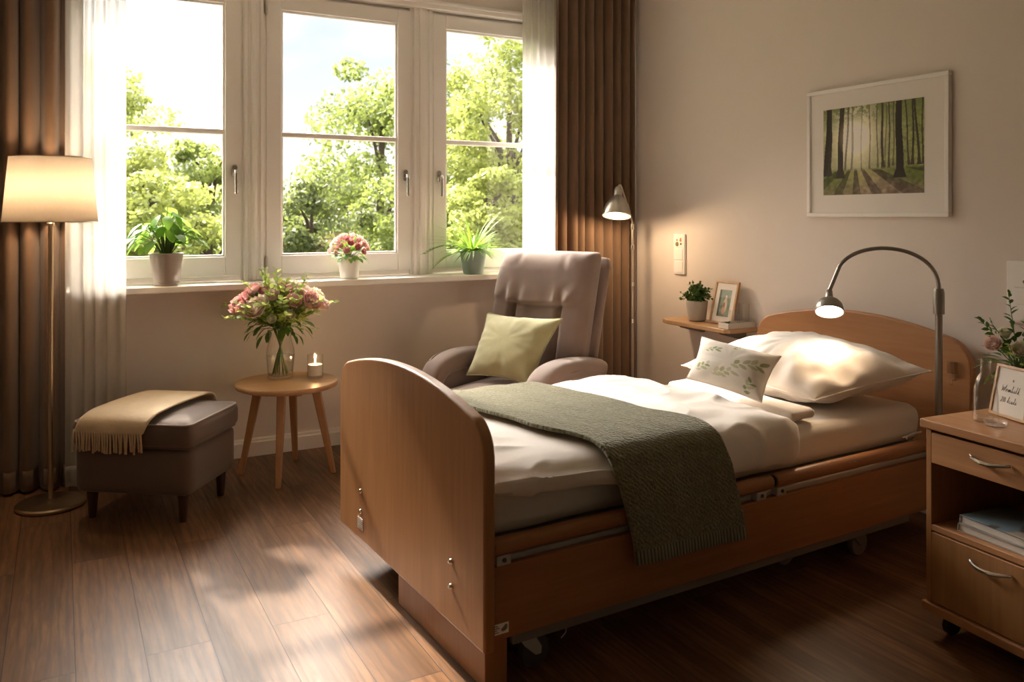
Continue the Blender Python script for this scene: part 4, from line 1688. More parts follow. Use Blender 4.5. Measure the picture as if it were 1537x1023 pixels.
def nightstand():
    t = thing('nightstand', 'wooden bedside cabinet on castors with drawer and open shelf beside the bed', 'bedside cabinet', NO, NR)
    W, D = .44, .47
    Geo().box((-.012, -W - .008, .613), (D, .010, .641)).build('top', 'beech_y', t, bevel=(.005, 4))
    for y in (-.0002, -W + .0182):
        Geo().box((.004, y - .018, .095), (D - .01, y, .6125)).build('side_panel', 'beech_z', t, bevel=(.002, 2))
    Geo().box((D - .03, -W + .0185, .096), (D - .012, -.0185, .612)).build('back_panel', 'beech_z', t, smooth=False)
    Geo().box((.004, -W + .0185, .310), (D - .031, -.0185, .328)).build('shelf', 'beech_y', t, bevel=(.002, 2))
    Geo().box((-.008, -W - .006, .068), (D, .008, .0945)).build('plinth', 'beech_y', t, bevel=(.004, 3))
    d = Geo().box((.002, -W + .020, .512), (.02, -.020, .603)).build('drawer', 'beech_y', t, bevel=(.0025, 3))
    Geo().box((.0205, -W + .024, .515), (D - .04, -.024, .58)).build('drawer_box', 'beech_y', d, smooth=False)
    bow_handle(d, -.15, -.27, .570)
    d = Geo().box((.002, -W + .020, .099), (.02, -.020, .306)).build('door', 'beech_z', t, bevel=(.0025, 3))
    bow_handle(d, -.15, -.27, .272)
    for x, y in ((.05, -.045), (.05, -W + .045), (D - .06, -.045), (D - .06, -W + .045)):
        c = Geo().box((x - .016, y - .018, .046), (x + .016, y + .018, .0675)).build('castor', 'black', t, bevel=(.004, 2))
        Geo().lathe([(0, -.013), (.024, -.013), (.0275, -.009), (.0275, .009), (.024, .013), (0, .013)], 24, (x + .006, y, .0285), Matrix.Rotation(PI / 2, 3, 'X')).build('wheel', 'black', c, ang=40)

    # two books on the open shelf
    def cover_col(u, v):
        n = .5 + .5 * mn.noise(Vector((u * 3, v * 4, 2)))
        blue = (.20, .27, .30)
        sand = (.42, .36, .29)
        dark = (.10, .08, .07)
        c = blue if v < .45 + .25 * n else sand
        if n > .62 and v > .35:
            c = dark
        return c
    for k, (z0, th, x0, y0, w, d_, mt, lab) in enumerate(((.3285, .022, .030, -.085, .27, .20, 'cover_pale', 'pale paperback at the bottom of the stack on the nightstand shelf'),
                                                        (.3512, .024, .034, -.088, .262, .192, 'cover_grey', 'picture book with blue and sand cover lying on the pale paperback'))):
        b = thing('book', lab, 'book', nl(x0, y0, z0), NR + R(-1.5 * k - 1), 'books on the nightstand shelf')
        g = Geo()
        for z in (0, th - .0022):
            if z and mt == 'cover_grey':
                continue
            g.box((0, -w, z), (d_, 0, z + .0022))
        g.box((0, -.0024, 0), (d_, 0, th))
        g.build('cover', 'cover_pale', b, bevel=(.0008, 2))
        if mt == 'cover_grey':
            g = Geo()
            g.grid(40, 50, lambda u, v: (d_ * u, -w * v, th), col=cover_col)
            g.build('front_cover', 'cover_grey', b, solid=.002)
        Geo().box((.004, -w + .004, .0024), (d_ - .004, -.003, th - .0024)).build('page_block', 'paper', b, smooth=False)

    z = .6416
    # carafe
    c = nl(.128, -.102, z)
    t = thing('carafe', 'empty clear glass carafe standing on the bedside cabinet before the framed card', 'carafe', c)
    out = [(0, 0), (.030, 0), (.0335, .004), (.034, .02), (.0335, .07), (.031, .10), (.024, .125), (.0155, .142), (.0135, .16), (.0145, .183)]
    inn = [(.012, .183), (.011, .16), (.013, .142), (.0215, .125), (.0285, .10), (.031, .07), (.0315, .022), (.029, .013), (0, .012)]
    Geo().lathe(out + inn, 40, capb=False, capt=False).build('vessel', 'glass', t, ang=60)
    t = thing('water_glass', 'low clear glass dish beside the carafe on the bedside cabinet', 'glass', nl(.105, -.150, z))
    Geo().lathe([(0, 0), (.026, 0), (.029, .003), (.031, .013), (.029, .0125), (.0265, .005), (0, .004)], 30, capb=False, capt=False).build('dish', 'glass', t, ang=60)
    # framed card
    fo = nl(.207, -.108, z)
    t = thing('framed_card', 'light wood frame with handwritten greeting card leaning on the bedside cabinet', 'picture frame', fo, NR + R(-14))
    tilt = Matrix.Rotation(R(12), 3, 'Y')
    Wf, Hf, T = .142, .158, .012

    def fb(g, lo, hi):
        return g.box(lo, hi, tilt)
    g = Geo()
    fb(g, (0, -Wf / 2, .003), (T, Wf / 2, .012))
    fb(g, (0, -Wf / 2, Hf - .009), (T, Wf / 2, Hf))
    fb(g, (0, -Wf / 2, .012), (T, -Wf / 2 + .009, Hf - .009))
    fb(g, (0, Wf / 2 - .009, .012), (T, Wf / 2, Hf - .009))
    g.build('frame', 'oak', t, bevel=(.0015, 2))
    cd = fb(Geo(), (.004, -Wf / 2 + .0088, .0118), (.008, Wf / 2 - .0088, Hf - .0088)).build('card', 'card', t, smooth=False)
    # handwriting: two lines of looping strokes and a small ornament, read from left (+y) to right (-y)
    glyph = {
        'W': [(0, 1.7), (.15, .1), (.5, 1.2), (.75, .1), (1.3, 1.9), (1.2, .4)],
        'o': [(0, .4), (.35, .9), (.05, .5), (.2, .05), (.5, .4), (.35, .85), (.7, .7)],
        'm': [(0, .1), (.12, .8), (.2, .1), (.4, .85), (.48, .1), (.68, .85), (.8, .1), (1, .3)],
        'b': [(0, .2), (.3, 1.9), (.2, 1.9), (.1, .1), (.4, .1), (.45, .6), (.2, .6), (.7, .4)],
        'i': [(0, .2), (.2, .85), (.18, .1), (.45, .3)],
        'l': [(0, .2), (.35, 1.8), (.25, 1.9), (.18, .15), (.5, .25)],
        'k': [(0, .2), (.3, 1.9), (.15, .1), (.25, .6), (.5, .9), (.28, .55), (.6, .1)],
        'c': [(.4, .8), (.15, .8), (.05, .4), (.25, .05), (.6, .3)],
        'a': [(.45, .75), (.15, .8), (.05, .3), (.3, .05), (.48, .7), (.5, .1), (.75, .3)],
        's': [(.0, .1), (.3, .9), (.2, .6), (.45, .2), (.2, .05), (.6, .3)],
        '2': [(0, 1.3), (.3, 1.6), (.5, 1.2), (0, .1), (.6, .15)],
        '1': [(.0, 1.2), (.25, 1.6), (.2, .1)],
        '0': [(.3, 1.5), (.05, .8), (.3, .1), (.55, .8), (.35, 1.5)],
        '.': [(0, .05), (.08, .1)],
    }
    g = Geo()

    def write(txt, y, zc, s):
        cx = 0
        for ch in txt:
            if ch == ' ':
                cx += .7
                continue
            st = glyph[ch]
            pts = [tilt @ Vector((.0036, y - (cx + p[0] + .18 * p[1]) * s, zc + p[1] * s)) for p in st]
            g.tube(pts, .0005, 5)
            cx += max(p[0] for p in st) + .12
    write('Wombilk.', .040, .078, .0115)
    write('210 lcals', .036, .046, .0105)
    for k in range(6):
        a = k * PI / 3
        g.tube([tilt @ Vector((.0036, 0, .115)), tilt @ Vector((.0036, .004 * math.cos(a), .115 + .004 * math.sin(a)))], .0005, 5)
    g.build('handwriting', 'ink', cd)
    g = Geo()
    g.add([(.022, -.02, .0), (.022, .02, .0), (.025, .02, .0), (.025, -.02, .0)], [(0, 1, 2, 3)])
    q = Geo().add
    st = Geo()
    st.add([tuple(tilt @ Vector((.0122, -.02, .11))), tuple(tilt @ Vector((.0122, .02, .11))), (.062, .022, .001), (.062, -.022, .001),
            tuple(tilt @ Vector((.0145, -.02, .112))), tuple(tilt @ Vector((.0145, .02, .112))), (.0645, .022, .001), (.0645, -.022, .001)],
           [(0, 1, 2, 3), (7, 6, 5, 4), (0, 4, 5, 1), (2, 6, 7, 3), (1, 5, 6, 2), (0, 3, 7, 4)])
    st.build('strut', 'oak', t, smooth=False)

    # vase of flowers
    c = nl(.345, -.055, z)
    t = thing('glass_vase', 'small clear glass vase behind the framed card on the bedside cabinet', 'vase', c)
    Geo().lathe([(0, 0), (.032, 0), (.036, .004), (.037, .05), (.032, .085), (.030, .105), (.034, .128), (.032, .128), (.028, .105), (.030, .085), (.035, .05), (.034, .012), (0, .01)], 36, capb=False, capt=False).build('vessel', 'glass', t, ang=60)
    b = thing('flower_bouquet', 'small bouquet of cream and peach roses with tall eucalyptus on the bedside cabinet', 'flowers', c)
    rs = random.Random(31)
    gs, gl, gd = Geo(), Geo(), Geo()
    for k in range(8):
        a = k * PI / 4
        gs.tube([(.022 * math.cos(a), .022 * math.sin(a), .014), (-.008 * math.cos(a), -.008 * math.sin(a), .10), (-.03 * math.cos(a), -.03 * math.sin(a), .17)], .0022, 6)
    ex, ey = Vector((.70, -.71, 0)), Vector((.71, .70, 0))

    def V_(x, y, zz):
        return ex * x + ey * y + Vector((0, 0, zz))
    hub = Vector((0, 0, .125))
    for i, (m, x, y, zz, r) in enumerate((('petal_blush', -.075, -.035, .205, .036), ('petal_white', -.012, -.06, .195, .034), ('petal_white', .03, -.055, .192, .032), ('petal_rose', .082, -.03, .198, .03),
                                          ('petal_blush', .085, .01, .245, .032), ('petal_white', -.03, .03, .23, .03), ('petal_pink', .12, .02, .2, .03))):
        p = V_(x, y, zz)
        nrm = (p - hub).normalized() + V_(0, -.6, .1)
        g = flower(Geo(), p, nrm, r * .92, 4, 50 + i, .15, .9)
        g.build('bloom', m, b, ang=180, recalc=False)
        gs.tube([hub, hub + (p - hub) * .6, p], .0018, 5)
    for k, (x, y, zz) in enumerate(((-.03, .0, .37), (.085, .02, .33), (-.115, -.01, .285), (.12, .01, .29), (.04, .03, .30), (.15, .0, .25), (-.07, .04, .27))):
        sprig(gs, gd, hub, V_(x, y, zz), .012, 15, .030, .017, 70 + k, .0016, False)
    for k in range(34):
        a, el = rs.uniform(0, 2 * PI), rs.uniform(-.55, .9)
        d = V_(math.cos(a) * math.cos(el), math.sin(a) * math.cos(el), math.sin(el))
        gd.leaf(hub + d * rs.uniform(.03, .085), d + Vector((0, 0, -.2)), Vector((0, 0, 1)) + d * .4, rs.uniform(.04, .065), rs.uniform(.018, .026), .35, .15, 5)
    for k in range(10):
        a, el = rs.uniform(0, 2 * PI), rs.uniform(.2, 1.2)
        d = V_(math.cos(a) * math.cos(el), math.sin(a) * math.cos(el), math.sin(el))
        sprig(gs, gl, hub, hub + d * rs.uniform(.09, .15), .01, 9, .02, .011, 90 + k, .001)
    gs.build('stems', 'stem', b, ang=180)['kind'] = 'stuff'
    gd.build('dark_leaves', 'leaf_dark', b, ang=180, recalc=False)['kind'] = 'stuff'
    gl.build('sprig_leaves', 'leaf_lime', b, ang=180, recalc=False)['kind'] = 'stuff'


# ------------------------------------------------------------------ things on the right wall
def forest(u, v):
    """u: 0 left .. 1 right, v: 0 bottom .. 1 top. A sunlit beech wood (a picture printed on paper)."""
    gx, gy = .34, .66
    d = math.hypot((u - gx) * 1.25, (v - gy) * .9)
    glow_ = math.exp(-(d / .19) ** 2)
    halo = math.exp(-(d / .42) ** 2)
    n1 = .5 + .5 * mn.noise(Vector((u * 9, v * 9, 1)))
    n2 = .5 + .5 * mn.noise(Vector((u * 26, v * 26, 5)))
    n3 = .5 + .5 * mn.noise(Vector((u * 60, v * 60, 8)))
    leaf = max(0, min(1, .5 + 2.1 * (.35 * n1 + .4 * n2 + .25 * n3 - .5)))
    c = Vector((.05, .075, .018)).lerp(Vector((.33, .35, .11)), leaf)
    c = c.lerp(Vector((.60, .57, .40)), halo * .9)
    c = c.lerp(Vector((.93, .90, .78)), min(1, glow_ * 1.15))
    if v > .75:
        c = c.lerp(Vector((.10, .14, .035)), min(.8, (v - .72) * 3.2) * (leaf > .42) * (1 - .6 * glow_))

    def trunk(x, w, lean, v0, dark, haze):
        nonlocal c
        xc = x + lean * (v - .5) + .004 * math.sin(v * 9 + x * 30)
        ww = w * (1.25 - .35 * v) + (w * .9 * max(0, (v0 + .1 - v) / .1) if v > v0 else 0)
        if v > v0 and abs(u - xc) < ww / 2:
            s = .75 + .5 * n3
            tc = Vector((dark * 1.15 * s, dark * .9 * s, dark * .62 * s))
            c = tc.lerp(c, haze)
    for x, w, l, v0, dk, hz in ((.405, .008, .01, .27, .05, .45), (.49, .012, 0, .27, .05, .35), (.565, .012, -.01, .29, .045, .3), (.645, .01, .02, .29, .05, .35), (.72, .012, .01, .3, .05, .3), (.80, .012, -.03, .3, .05, .4),
                               (.25, .018, .05, .22, .05, .25), (.31, .018, .02, .23, .06, .35), (.615, .022, -.01, .27, .035, .05), (.68, .014, 0, .28, .035, .15), (.855, .014, -.05, .3, .035, .1), (.9, .018, 0, .3, .03, .05), (.945, .02, -.06, .3, .03, .05), (.985, .012, 0, .3, .03, .1)):
        trunk(x, w, l, v0, dk, hz)
    if v < .3:
        f = (.3 - v) / .3
        gr = Vector((.055, .075, .018)).lerp(Vector((.16, .19, .045)), n2)
        path = math.exp(-((u - (.52 + .25 * (f - .4))) / (.10 + .30 * f)) ** 2)
        soil = Vector((.09, .06, .04)).lerp(Vector((.36, .27, .19)), n2 * n1 * 1.9)
        gc = gr.lerp(soil, min(1, path * .95 + max(0, f - .55)))
        ray_ = math.sin((math.atan2(u - gx, .42 - v)) * 14 + 1)
        if ray_ > .15:
            gc = gc * (.42 + .2 * n1)
        lit = math.exp(-((u - .42) / .22) ** 2) * (1 - f)
        gc = gc.lerp(Vector((.5, .5, .2)), .55 * lit * (ray_ <= .15))
        k = min(1, f * 8)
        c = c.lerp(gc, k)
    for x, w, l, v0, dk, hz in ((.04, .042, .04, .22, .022, 0), (.075, .03, .02, .23, .03, 0), (.188, .052, .025, .19, .035, .0), (.775, .062, -.012, .17, .022, 0)):
        trunk(x, w, l, v0, dk, hz)
    if glow_ > .2 and .15 < u < .24:
        c = c.lerp(Vector((.95, .72, .42)), (glow_ - .2) * .5)
    c = c * 1.45
    return (min(c.x, .97), min(c.y, .94), min(c.z, .86))


def wall_things():
    # framed forest photograph
    Y0, Y1, Z0, Z1 = 2.108, 2.838, 1.243, 1.842
    t = thing('framed_picture', 'white framed forest photograph with wide mat hanging on the right wall', 'picture', (XR, (Y0 + Y1) / 2, Z0))
    w, h = (Y1 - Y0) / 2, Z1 - Z0
    g = Geo()
    fw, dp = .019, .026
    for lo, hi in (((-dp, -w, 0), (-.0008, w, fw)), ((-dp, -w, h - fw), (-.0008, w, h)), ((-dp, -w, fw), (-.0008, -w + fw, h - fw)), ((-dp, w - fw, fw), (-.0008, w, h - fw))):
        g.box(lo, hi)
    g.build('frame', 'framew', t, bevel=(.003, 2))
    Geo().box((-.016, -w + fw - .001, fw - .001), (-.004, w - fw + .001, h - fw + .001)).build('mat', 'mat', t, smooth=False)
    py0, py1, pz0, pz1 = 2.222 - (Y0 + Y1) / 2, 2.745 - (Y0 + Y1) / 2, 1.345 - Z0, 1.747 - Z0
    g = Geo().grid(300, 230, lambda u, v: (-.0168, py1 + (py0 - py1) * u, pz0 + (pz1 - pz0) * v), col=forest)
    g.build('print', 'paint', t, smooth=False)
    # nurse call / switch panel
    t = thing('switch_panel', 'slim white wall panel with call button and switches above the small shelf', 'switch panel', (XR, 3.795, .905))
    Geo().box((-.016, -.048, 0), (-.0006, .048, .236)).build('plate', 'plastic', t, bevel=(.004, 3))
    for z0 in (.01, .084):
        Geo().box((-.0205, -.036, z0), (-.0162, .036, z0 + .066)).build('rocker_switch', 'plastic', t, bevel=(.003, 2))
    cp = Geo().box((-.0185, -.038, .158), (-.0162, .038, .228)).build('call_unit', 'plastic', t, bevel=(.002, 2))
    for y, zz, r, m in ((.012, .176, .014, 'olive'), (-.020, .198, .008, 'orange'), (-.02, .207, .006, 'orange'), (-.022, .178, .006, 'darkgrey'), (.012, .2, .006, 'piping')):
        Geo().lathe([(0, 0), (r, 0), (r * .9, .003), (0, .0035)], 18, (-.0186, y, zz), Matrix.Rotation(-PI / 2, 3, 'Y')).build('button', m, cp, ang=40)
    # socket panel at the right edge
    t = thing('socket_panel', 'tall white wall socket panel above the bedside flowers', 'socket panel', (XR, 1.765, .842))
    Geo().box((-.014, -.115, 0), (-.0006, .115, .234)).build('plate', 'plastic', t, bevel=(.004, 3))
    o = Geo().box((-.018, -.10, .135), (-.0142, .085, .218)).build('socket_insert', 'plastic', t, bevel=(.003, 2))
    for y, zz, r in ((.045, .158, .007), (.03, .172, .006), (.0, .182, .005), (-.012, .16, .005), (-.03, .19, .005), (-.03, .165, .005), (.0, .2, .004)):
        Geo().lathe([(0, 0), (r, 0), (r * .8, .0012), (0, .0014)], 14, (-.0181, y, zz), Matrix.Rotation(-PI / 2, 3, 'Y')).build('socket_hole', 'ink', o, ang=40)
    for z0 in (.008, .072):
        Geo().box((-.0175, -.10, z0), (-.0142, .085, z0 + .058)).build('blank_cover', 'plastic', t, bevel=(.003, 2))
    c = Geo().tube([(XR - .019, 1.752, 1.0), (XR - .05, 1.75, .985), (XR - .06, 1.757, .93), (XR - .045, 1.772, .86), (XR - .03, 1.79, .76), (XR - .03, 1.80, .60), (XR - .035, 1.80, .12), (XR - .04, 1.78, .008), (XR - .09, 1.70, .006)], .0035, 8).build('power_cord', 'plastic')
    tag(c, 'thin white power cord running down from the wall socket panel', 'cord')

    # small wall shelf
    S = .665
    t = thing('wall_shelf', 'small wooden wall shelf with grey brackets left of the headboard', 'shelf', (XR, 3.46, S))
    g = Geo()
    poly = [(-.0008, -.275), (-.19, -.275), (-.215, -.255), (-.215, .20), (-.19, .27), (-.0008, .285)]
    g.prism(poly, 'z', -.024, 0)
    g.build('board', 'oak', t, bevel=(.004, 3), ang=30)
    for y in (.15, -.17):
        g = Geo()
        g.prism([(-.0008, -.075), (-.02, -.075), (-.14, -.045), (-.165, -.0245), (-.0008, -.0245)], 'y', y - .028, y + .028)
        g.build('bracket', 'greymetal', t, bevel=(.005, 3))
    z = S + .0006
    t = thing('potted_plant', 'bushy small leaved green plant in ribbed grey pot on the wall shelf', 'plant', (3.095, 3.535, z))
    prof = [(0, 0), (.040, 0), (.047, .006)]
    for k in range(1, 18):
        f = k / 18
        prof.append((.047 + .012 * f ** .8 + .0007 * (k % 2), .006 + .098 * f))
    prof += [(.060, .112), (.058, .114), (.054, .11), (.052, .096), (0, .095)]
    Geo().lathe(prof, 40, capb=False, capt=False).build('pot', 'pot_stone', t, ang=60)
    Geo().lathe([(0, .096), (.0515, .096), (.0505, .1), (0, .103)], 30).build('soil', 'soil', t)
    rs = random.Random(17)
    gs, gl = Geo(), Geo()
    for k in range(46):
        a, el = rs.uniform(0, 2 * PI), rs.uniform(.05, 1.4)
        d = Vector((math.cos(a) * math.cos(el) * .78, math.sin(a) * math.cos(el) * 1.05, math.sin(el)))
        L = rs.uniform(.07, .125)
        sprig(gs, gl, (0, 0, .10), Vector((0, 0, .105)) + d * L, .012, 9, .024, .018, 200 + k, .0011, False)
    gs.build('stems', 'stem', t, ang=180)['kind'] = 'stuff'
    gl.build('foliage', 'leaf_dark', t, ang=180, recalc=False)

    # framed portrait photo, leaning back
    t = thing('photo_frame', 'wooden framed portrait photo leaning against the wall on the small shelf', 'picture frame', (3.095, 3.355, z), R(2))
    tilt = Matrix.Rotation(R(14), 3, 'Y')
    Wf, Hf, T = .168, .238, .014
    g = Geo()
    for lo, hi in (((0, -Wf / 2, .0035), (T, Wf / 2, .0155)), ((0, -Wf / 2, Hf - .012), (T, Wf / 2, Hf)), ((0, -Wf / 2, .0155), (T, -Wf / 2 + .012, Hf - .012)), ((0, Wf / 2 - .012, .0155), (T, Wf / 2, Hf - .012))):
        g.box(lo, hi, tilt)
    g.build('frame', 'oak', t, bevel=(.0015, 2))
    Geo().box((.005, -Wf / 2 + .0115, .015), (.009, Wf / 2 - .0115, Hf - .0115), tilt).build('mat', 'mat', t, smooth=False)

    def portrait(u, v):
        n1 = .5 + .5 * mn.noise(Vector((u * 5, v * 7, 1)))
        n2 = .5 + .5 * mn.noise(Vector((u * 16, v * 20, 3)))
        c = Vector((.07, .11, .06)).lerp(Vector((.36, .42, .33)), n1 * .7 + .3 * n2)
        if v > .7:
            c = c.lerp(Vector((.42, .5, .48)), .5)
        if u < .16:
            c = c * .45
        # a seated figure, out of focus
        for x, y, rx, ry, col in ((.58, .42, .17, .26, (.62, .53, .46)), (.50, .38, .09, .16, (.30, .16, .10)), (.50, .22, .14, .14, (.55, .33, .26)), (.62, .70, .075, .07, (.66, .50, .40)), (.60, .76, .085, .045, (.75, .68, .58))):
            d = ((u - x) / rx) ** 2 + ((v - y) / ry) ** 2
            if d < 1.25:
                c = c.lerp(Vector(col), min(1, (1.25 - d) * 2.2))
        return (c.x, c.y, c.z)
    g = Geo().grid(60, 90, lambda u, v: tuple(tilt @ Vector((.0045, .043 - .086 * u, .045 + .145 * v))), col=portrait)
    g.build('print', 'paint', t, smooth=False)
    # beige tray with two glasses and a sprig
    t = thing('wooden_tray', 'small pale wooden tray at the right end of the wall shelf', 'tray', (3.0, 3.222, z))
    g = Geo()
    x1, y1, hh = .188, .040, .030
    g.box((0, -.034, 0), (x1, y1, .005))
    for lo, hi in (((0, -.034, .005), (.005, y1, hh)), ((x1 - .005, -.034, .005), (x1, y1, hh)), ((.005, -.034, .005), (x1 - .005, -.029, hh)), ((.005, y1 - .005, .005), (x1 - .005, y1, hh))):
        g.box(lo, hi)
    g.build('tray_body', 'card', t, bevel=(.002, 2))
    for nm, lab, x, y, r, h in (('drinking_glass', 'taller clear glass standing at the wall end of the pale tray on the shelf', 3.14, 3.222, .028, .118), ('drinking_glass', 'short clear glass in front of the taller one on the pale tray', 3.073, 3.226, .022, .088)):
        t = thing(nm, lab, 'glass', (x, y, z + .0056))
        Geo().lathe([(0, 0), (r * .88, 0), (r * .93, .003), (r, h), (r - .0022, h), (r * .86, .008), (0, .007)], 30, capb=False, capt=False).build('tumbler', 'glass', t, ang=60)
    t = thing('leaf_sprig', 'little green sprig lying in the pale tray on the wall shelf', 'sprig', (3.028, 3.224, z + .0056))
    rs = random.Random(8)
    gs, gl = Geo(), Geo()
    gs.tube([(-.012, .0, .004), (.0, .0, .012), (.012, .0, .02)], .0016, 6)
    for k in range(16):
        a = rs.uniform(0, 2 * PI)
        gl.leaf(Vector((rs.uniform(-.008, .01), rs.uniform(-.012, .012), rs.uniform(.014, .026))), Vector((math.cos(a) * .6, math.sin(a), rs.uniform(.3, 1))), Vector((0, 0, 1)), .022, .013, .4, .2, 3)
    gs.build('stem', 'stem', t)
    gl.build('leaves', 'leaf_dark', t, ang=180, recalc=False)


# ------------------------------------------------------------------ outside
GZ = -2.6


def tree(name, label, x, y, zc, rx, rz, kind, n, seed, leaf=.10, clumps=34, trunk=True, group='trees outside the windows', up=.55):
    rng = np.random.default_rng(seed)
    leaf *= .80
    n = int(n * 1.5)
    t = thing(name, label, 'tree' if trunk else 'bush', (x, y, GZ), 0, group)
    h = zc - GZ
    # clumps on and inside the crown ellipsoid
    cl = rng.normal(size=(clumps, 3))
    cl /= np.linalg.norm(cl, axis=1)[:, None]
    cl *= (rng.uniform(.25, 1, clumps) ** .55)[:, None]
    cl *= np.array([rx, rx, rz])
    cl[:, 2] += h
    cr = rng.uniform(.16, .34, clumps) * (rx + rz) / 2
    per = n // clumps
    P = np.repeat(cl, per, axis=0)
    d = rng.normal(size=P.shape)
    d /= np.linalg.norm(d, axis=1)[:, None]
    P = P + d * (np.repeat(cr, per) * rng.uniform(.2, 1, len(P)) ** .5)[:, None] * np.array([1.1, 1.1, .75])
    m = len(P)
    nr = d * .6 + rng.normal(size=P.shape) * .7 + np.array([0, 0, up])
    nr /= np.linalg.norm(nr, axis=1)[:, None]
    a = np.cross(nr, rng.normal(size=P.shape))
    a /= np.linalg.norm(a, axis=1)[:, None]
    b = np.cross(nr, a)
    L = leaf * rng.uniform(.6, 1.25, m)[:, None]
    V = np.stack([P - a * L * .5, P + b * L * .3 + nr * L * .06, P + a * L * .55, P - b * L * .3 + nr * L * .06], axis=1).reshape(-1, 3)
    me = bpy.data.meshes.new('foliage')
    me.vertices.add(m * 4)
    me.vertices.foreach_set('co', V.astype(np.float32).ravel())
    me.loops.add(m * 4)
    me.loops.foreach_set('vertex_index', np.arange(m * 4, dtype=np.int32))
    me.polygons.add(m)
    me.polygons.foreach_set('loop_start', np.arange(0, m * 4, 4, dtype=np.int32))
    me.update(calc_edges=True)
    me.validate()
    me.materials.append(M['tree_' + kind])
    o = bpy.data.objects.new('foliage', me)
    C.objects.link(o)
    o.parent = t
    g = Geo()
    r0 = .05 + .045 * rx
    g.tube([(0, 0, 0), (.04, .02, h * .35), (-.03, 0, h * .7), (0, 0, h + rz * .6)], [r0 * 1.3, r0, r0 * .75, r0 * .2], 9)
    g.build('trunk', 'bark', t)
    for k in range(min(10, clumps)):
        q = Vector(cl[k])
        z0 = max(h * .5, q.z - rz * .8)
        g = Geo()
        mid = Vector((q.x * .35, q.y * .35, (z0 + q.z) / 2 + .1))
        g.tube([(0, 0, z0), tuple(mid), tuple(q)], [r0 * .42, r0 * .28, r0 * .1], 6)
        g.build('branch', 'bark', t)
    return t


def outside():
    struct(Geo().box((-70, YI + 3, GZ - .2), (90, 140, GZ)).build('lawn', 'lawn', smooth=False))
    tree('slim_tree', 'slim yellow green tree seen through the left window beside the sheer curtain', .52, 13.8, 2.3, .95, 1.5, 'y', 5200, 1, .11, 40)
    tree('round_tree', 'round crowned green tree behind the handle side of the left window', 2.25, 14.9, 1.45, .95, 1.15, 'g', 6000, 2, .12, 40)
    tree('leafy_bush', 'bright yellow green bush low in the left window behind the broad leaved plant', 1.0, 10.8, 1.05, .8, .75, 'y', 5200, 3, .10, 40, group='bushes outside the windows')
    tree('spreading_tree', 'large spreading green tree reaching high in the middle window', 5.35, 15.0, 2.1, 1.55, 2.1, 'g', 11000, 4, .13, 70)
    tree('leafy_bush', 'dark green bush low in the middle window left of the potted pink flowers', 2.95, 11.0, .95, .78, .85, 'd', 5200, 5, .10, 40, group='bushes outside the windows')
    tree('dense_tree', 'dense green tree in the lower right of the middle window', 4.75, 12.0, .95, .9, 1.0, 'g', 6200, 6, .10, 45)
    tree('tall_tree', 'tall bright yellow green tree filling the right window', 5.15, 9.5, 2.4, 1.0, 1.4, 'y', 9000, 7, .09, 60)
    tree('leafy_bush', 'vivid yellow green bush low in the right window behind the spider plant', 4.2, 8.3, 1.2, .62, .62, 'y', 5200, 8, .085, 40, group='bushes outside the windows')
    tree('dark_tree', 'darker green tree behind the left edge of the right window', 8.15, 18.4, 2.5, 1.2, 2.5, 'd', 6000, 9, .12, 44)
    tree('broad_tree', 'broad yellow green tree behind the right sheer curtain', 7.6, 11.0, 1.9, 1.3, 2.1, 'y', 7000, 10, .12, 40)
    tree('broad_tree', 'broad green tree behind the left sheer curtain', -1.0, 17.6, 1.3, 1.5, 2.0, 'g', 6000, 11, .13, 40)
    tree('far_tree', 'pale distant tree low between the left and middle windows', 4.7, 26.4, 1.1, 2.0, 1.8, 'y', 6500, 12, .15, 44)
    tree('far_tree', 'distant dark tree low at the left of the middle window', 4.7, 20.0, .8, 1.45, 1.25, 'd', 6500, 13, .14, 44)
    tree('far_tree', 'distant green tree low behind the left window plant', 1.75, 21.5, .5, 1.7, 1.4, 'g', 6500, 14, .14, 44)
    tree('far_tree', 'distant green tree low behind the right window', 11.2, 23.2, .9, 2.1, 2.1, 'g', 6500, 15, .14, 44)


def added_shade_tree():  # added tree, hardly seen; its crown breaks up the sun entering the window
    tree('tall_tree', 'very tall tree outside, added mostly out of view to dapple the sunlight', -.85, 13.2, 8.2, 2.4, 1.7, 'g', 3000, 23, .16, 40, group='trees outside the windows')


SUN = Vector((.12, -1, -.80)).normalized()      # the way the light travels


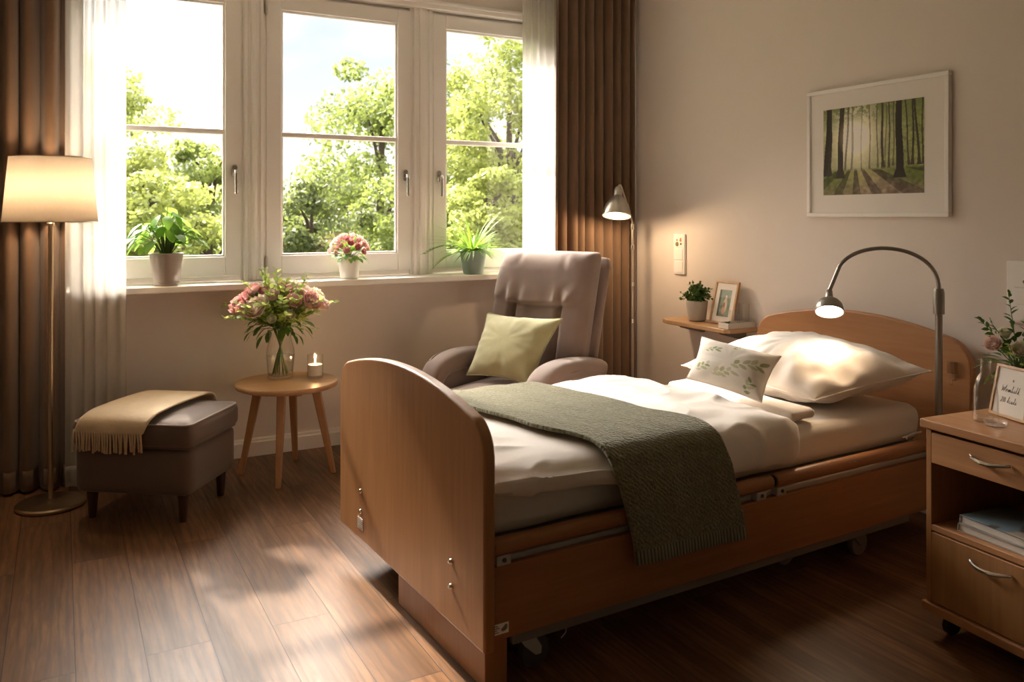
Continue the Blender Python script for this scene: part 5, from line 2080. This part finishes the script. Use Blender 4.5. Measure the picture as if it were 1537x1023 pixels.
def world_and_sun():
    w = bpy.data.worlds.new('sky')
    bpy.context.scene.world = w
    w.use_nodes = True
    t = w.node_tree
    t.nodes.clear()
    N = t.nodes.new
    out, bg, tc = N('ShaderNodeOutputWorld'), N('ShaderNodeBackground'), N('ShaderNodeTexCoord')
    sp = N('ShaderNodeSeparateXYZ')
    t.links.new(tc.outputs['Generated'], sp.inputs[0])
    rp = N('ShaderNodeValToRGB')
    e = rp.color_ramp.elements
    e[0].position, e[0].color = .0, (.42, .39, .33, 1)
    e[1].position, e[1].color = .10, (.30, .31, .315, 1)
    x = e.new(.24)
    x.color = (.245, .275, .31, 1)
    x = e.new(.36)
    x.color = (1.75, 1.61, 1.47, 1)
    t.links.new(sp.outputs['Z'], rp.inputs[0])
    # soft clouds
    ns = N('ShaderNodeTexNoise')
    ns.inputs['Scale'].default_value = 3.2
    ns.inputs['Detail'].default_value = 4
    mp = N('ShaderNodeMapping')
    mp.inputs['Scale'].default_value = (1, 1, 2.5)
    t.links.new(tc.outputs['Generated'], mp.inputs[0])
    t.links.new(mp.outputs[0], ns.inputs['Vector'])
    cr = N('ShaderNodeValToRGB')
    cr.color_ramp.elements[0].position = .42
    cr.color_ramp.elements[1].position = .62
    t.links.new(ns.outputs['Fac'], cr.inputs[0])
    mx = N('ShaderNodeMix')
    mx.data_type = 'RGBA'
    lo = N('ShaderNodeMath')
    lo.operation = 'LESS_THAN'
    lo.inputs[1].default_value = .27
    t.links.new(sp.outputs['Z'], lo.inputs[0])
    ml = N('ShaderNodeMath')
    ml.operation = 'MULTIPLY'
    t.links.new(cr.outputs[0], ml.inputs[0])
    t.links.new(lo.outputs[0], ml.inputs[1])
    t.links.new(ml.outputs[0], mx.inputs[0])
    t.links.new(rp.outputs[0], mx.inputs[6])
    mx.inputs[7].default_value = (.38, .375, .365, 1)
    # hazy glow round the sun
    dt = N('ShaderNodeVectorMath')
    dt.operation = 'DOT_PRODUCT'
    t.links.new(tc.outputs['Generated'], dt.inputs[0])
    dt.inputs[1].default_value = -SUN
    mr = N('ShaderNodeMapRange')
    mr.inputs['From Min'].default_value = .84
    mr.inputs['From Max'].default_value = 1.0
    t.links.new(dt.outputs['Value'], mr.inputs['Value'])
    pw = N('ShaderNodeMath')
    pw.operation = 'POWER'
    t.links.new(mr.outputs[0], pw.inputs[0])
    pw.inputs[1].default_value = 1.6
    ma = N('ShaderNodeMath')
    ma.operation = 'MULTIPLY_ADD'
    t.links.new(pw.outputs[0], ma.inputs[0])
    ma.inputs[1].default_value = 12.0
    ma.inputs[2].default_value = 1.0
    t.links.new(mx.outputs[2], bg.inputs['Color'])
    t.links.new(ma.outputs[0], bg.inputs['Strength'])
    t.links.new(bg.outputs[0], out.inputs[0])
    l = bpy.data.lights.new('sun', 'SUN')
    l.energy = 4.6
    l.angle = R(1.6)
    l.color = (1, .85, .68)
    o = bpy.data.objects.new('sun', l)
    o.rotation_euler = SUN.to_track_quat('-Z', 'Y').to_euler()
    o.location = (-1, 12, 12)
    C.objects.link(o)
    for a, b in W_X:      # light portals: they guide the sampling of the sky and give off nothing
        p = bpy.data.lights.new('window_portal', 'AREA')
        p.shape = 'RECTANGLE'
        p.size = b - a
        p.size_y = WT - WB
        p.cycles.is_portal = True
        o = bpy.data.objects.new('window_portal', p)
        o.location = ((a + b) / 2, YF + .12, (WB + WT) / 2)
        o.rotation_euler = (-PI / 2, 0, 0)
        C.objects.link(o)


room()
windows()
curtains()
floor_lamp()
reading_lamp()
bed_lamp()
ottoman()
throw()
side_table()
vase_table()
candle()
sill_plants()
armchair()
bed()
bedding()
nightstand()
wall_things()
outside()
added_shade_tree()
world_and_sun()
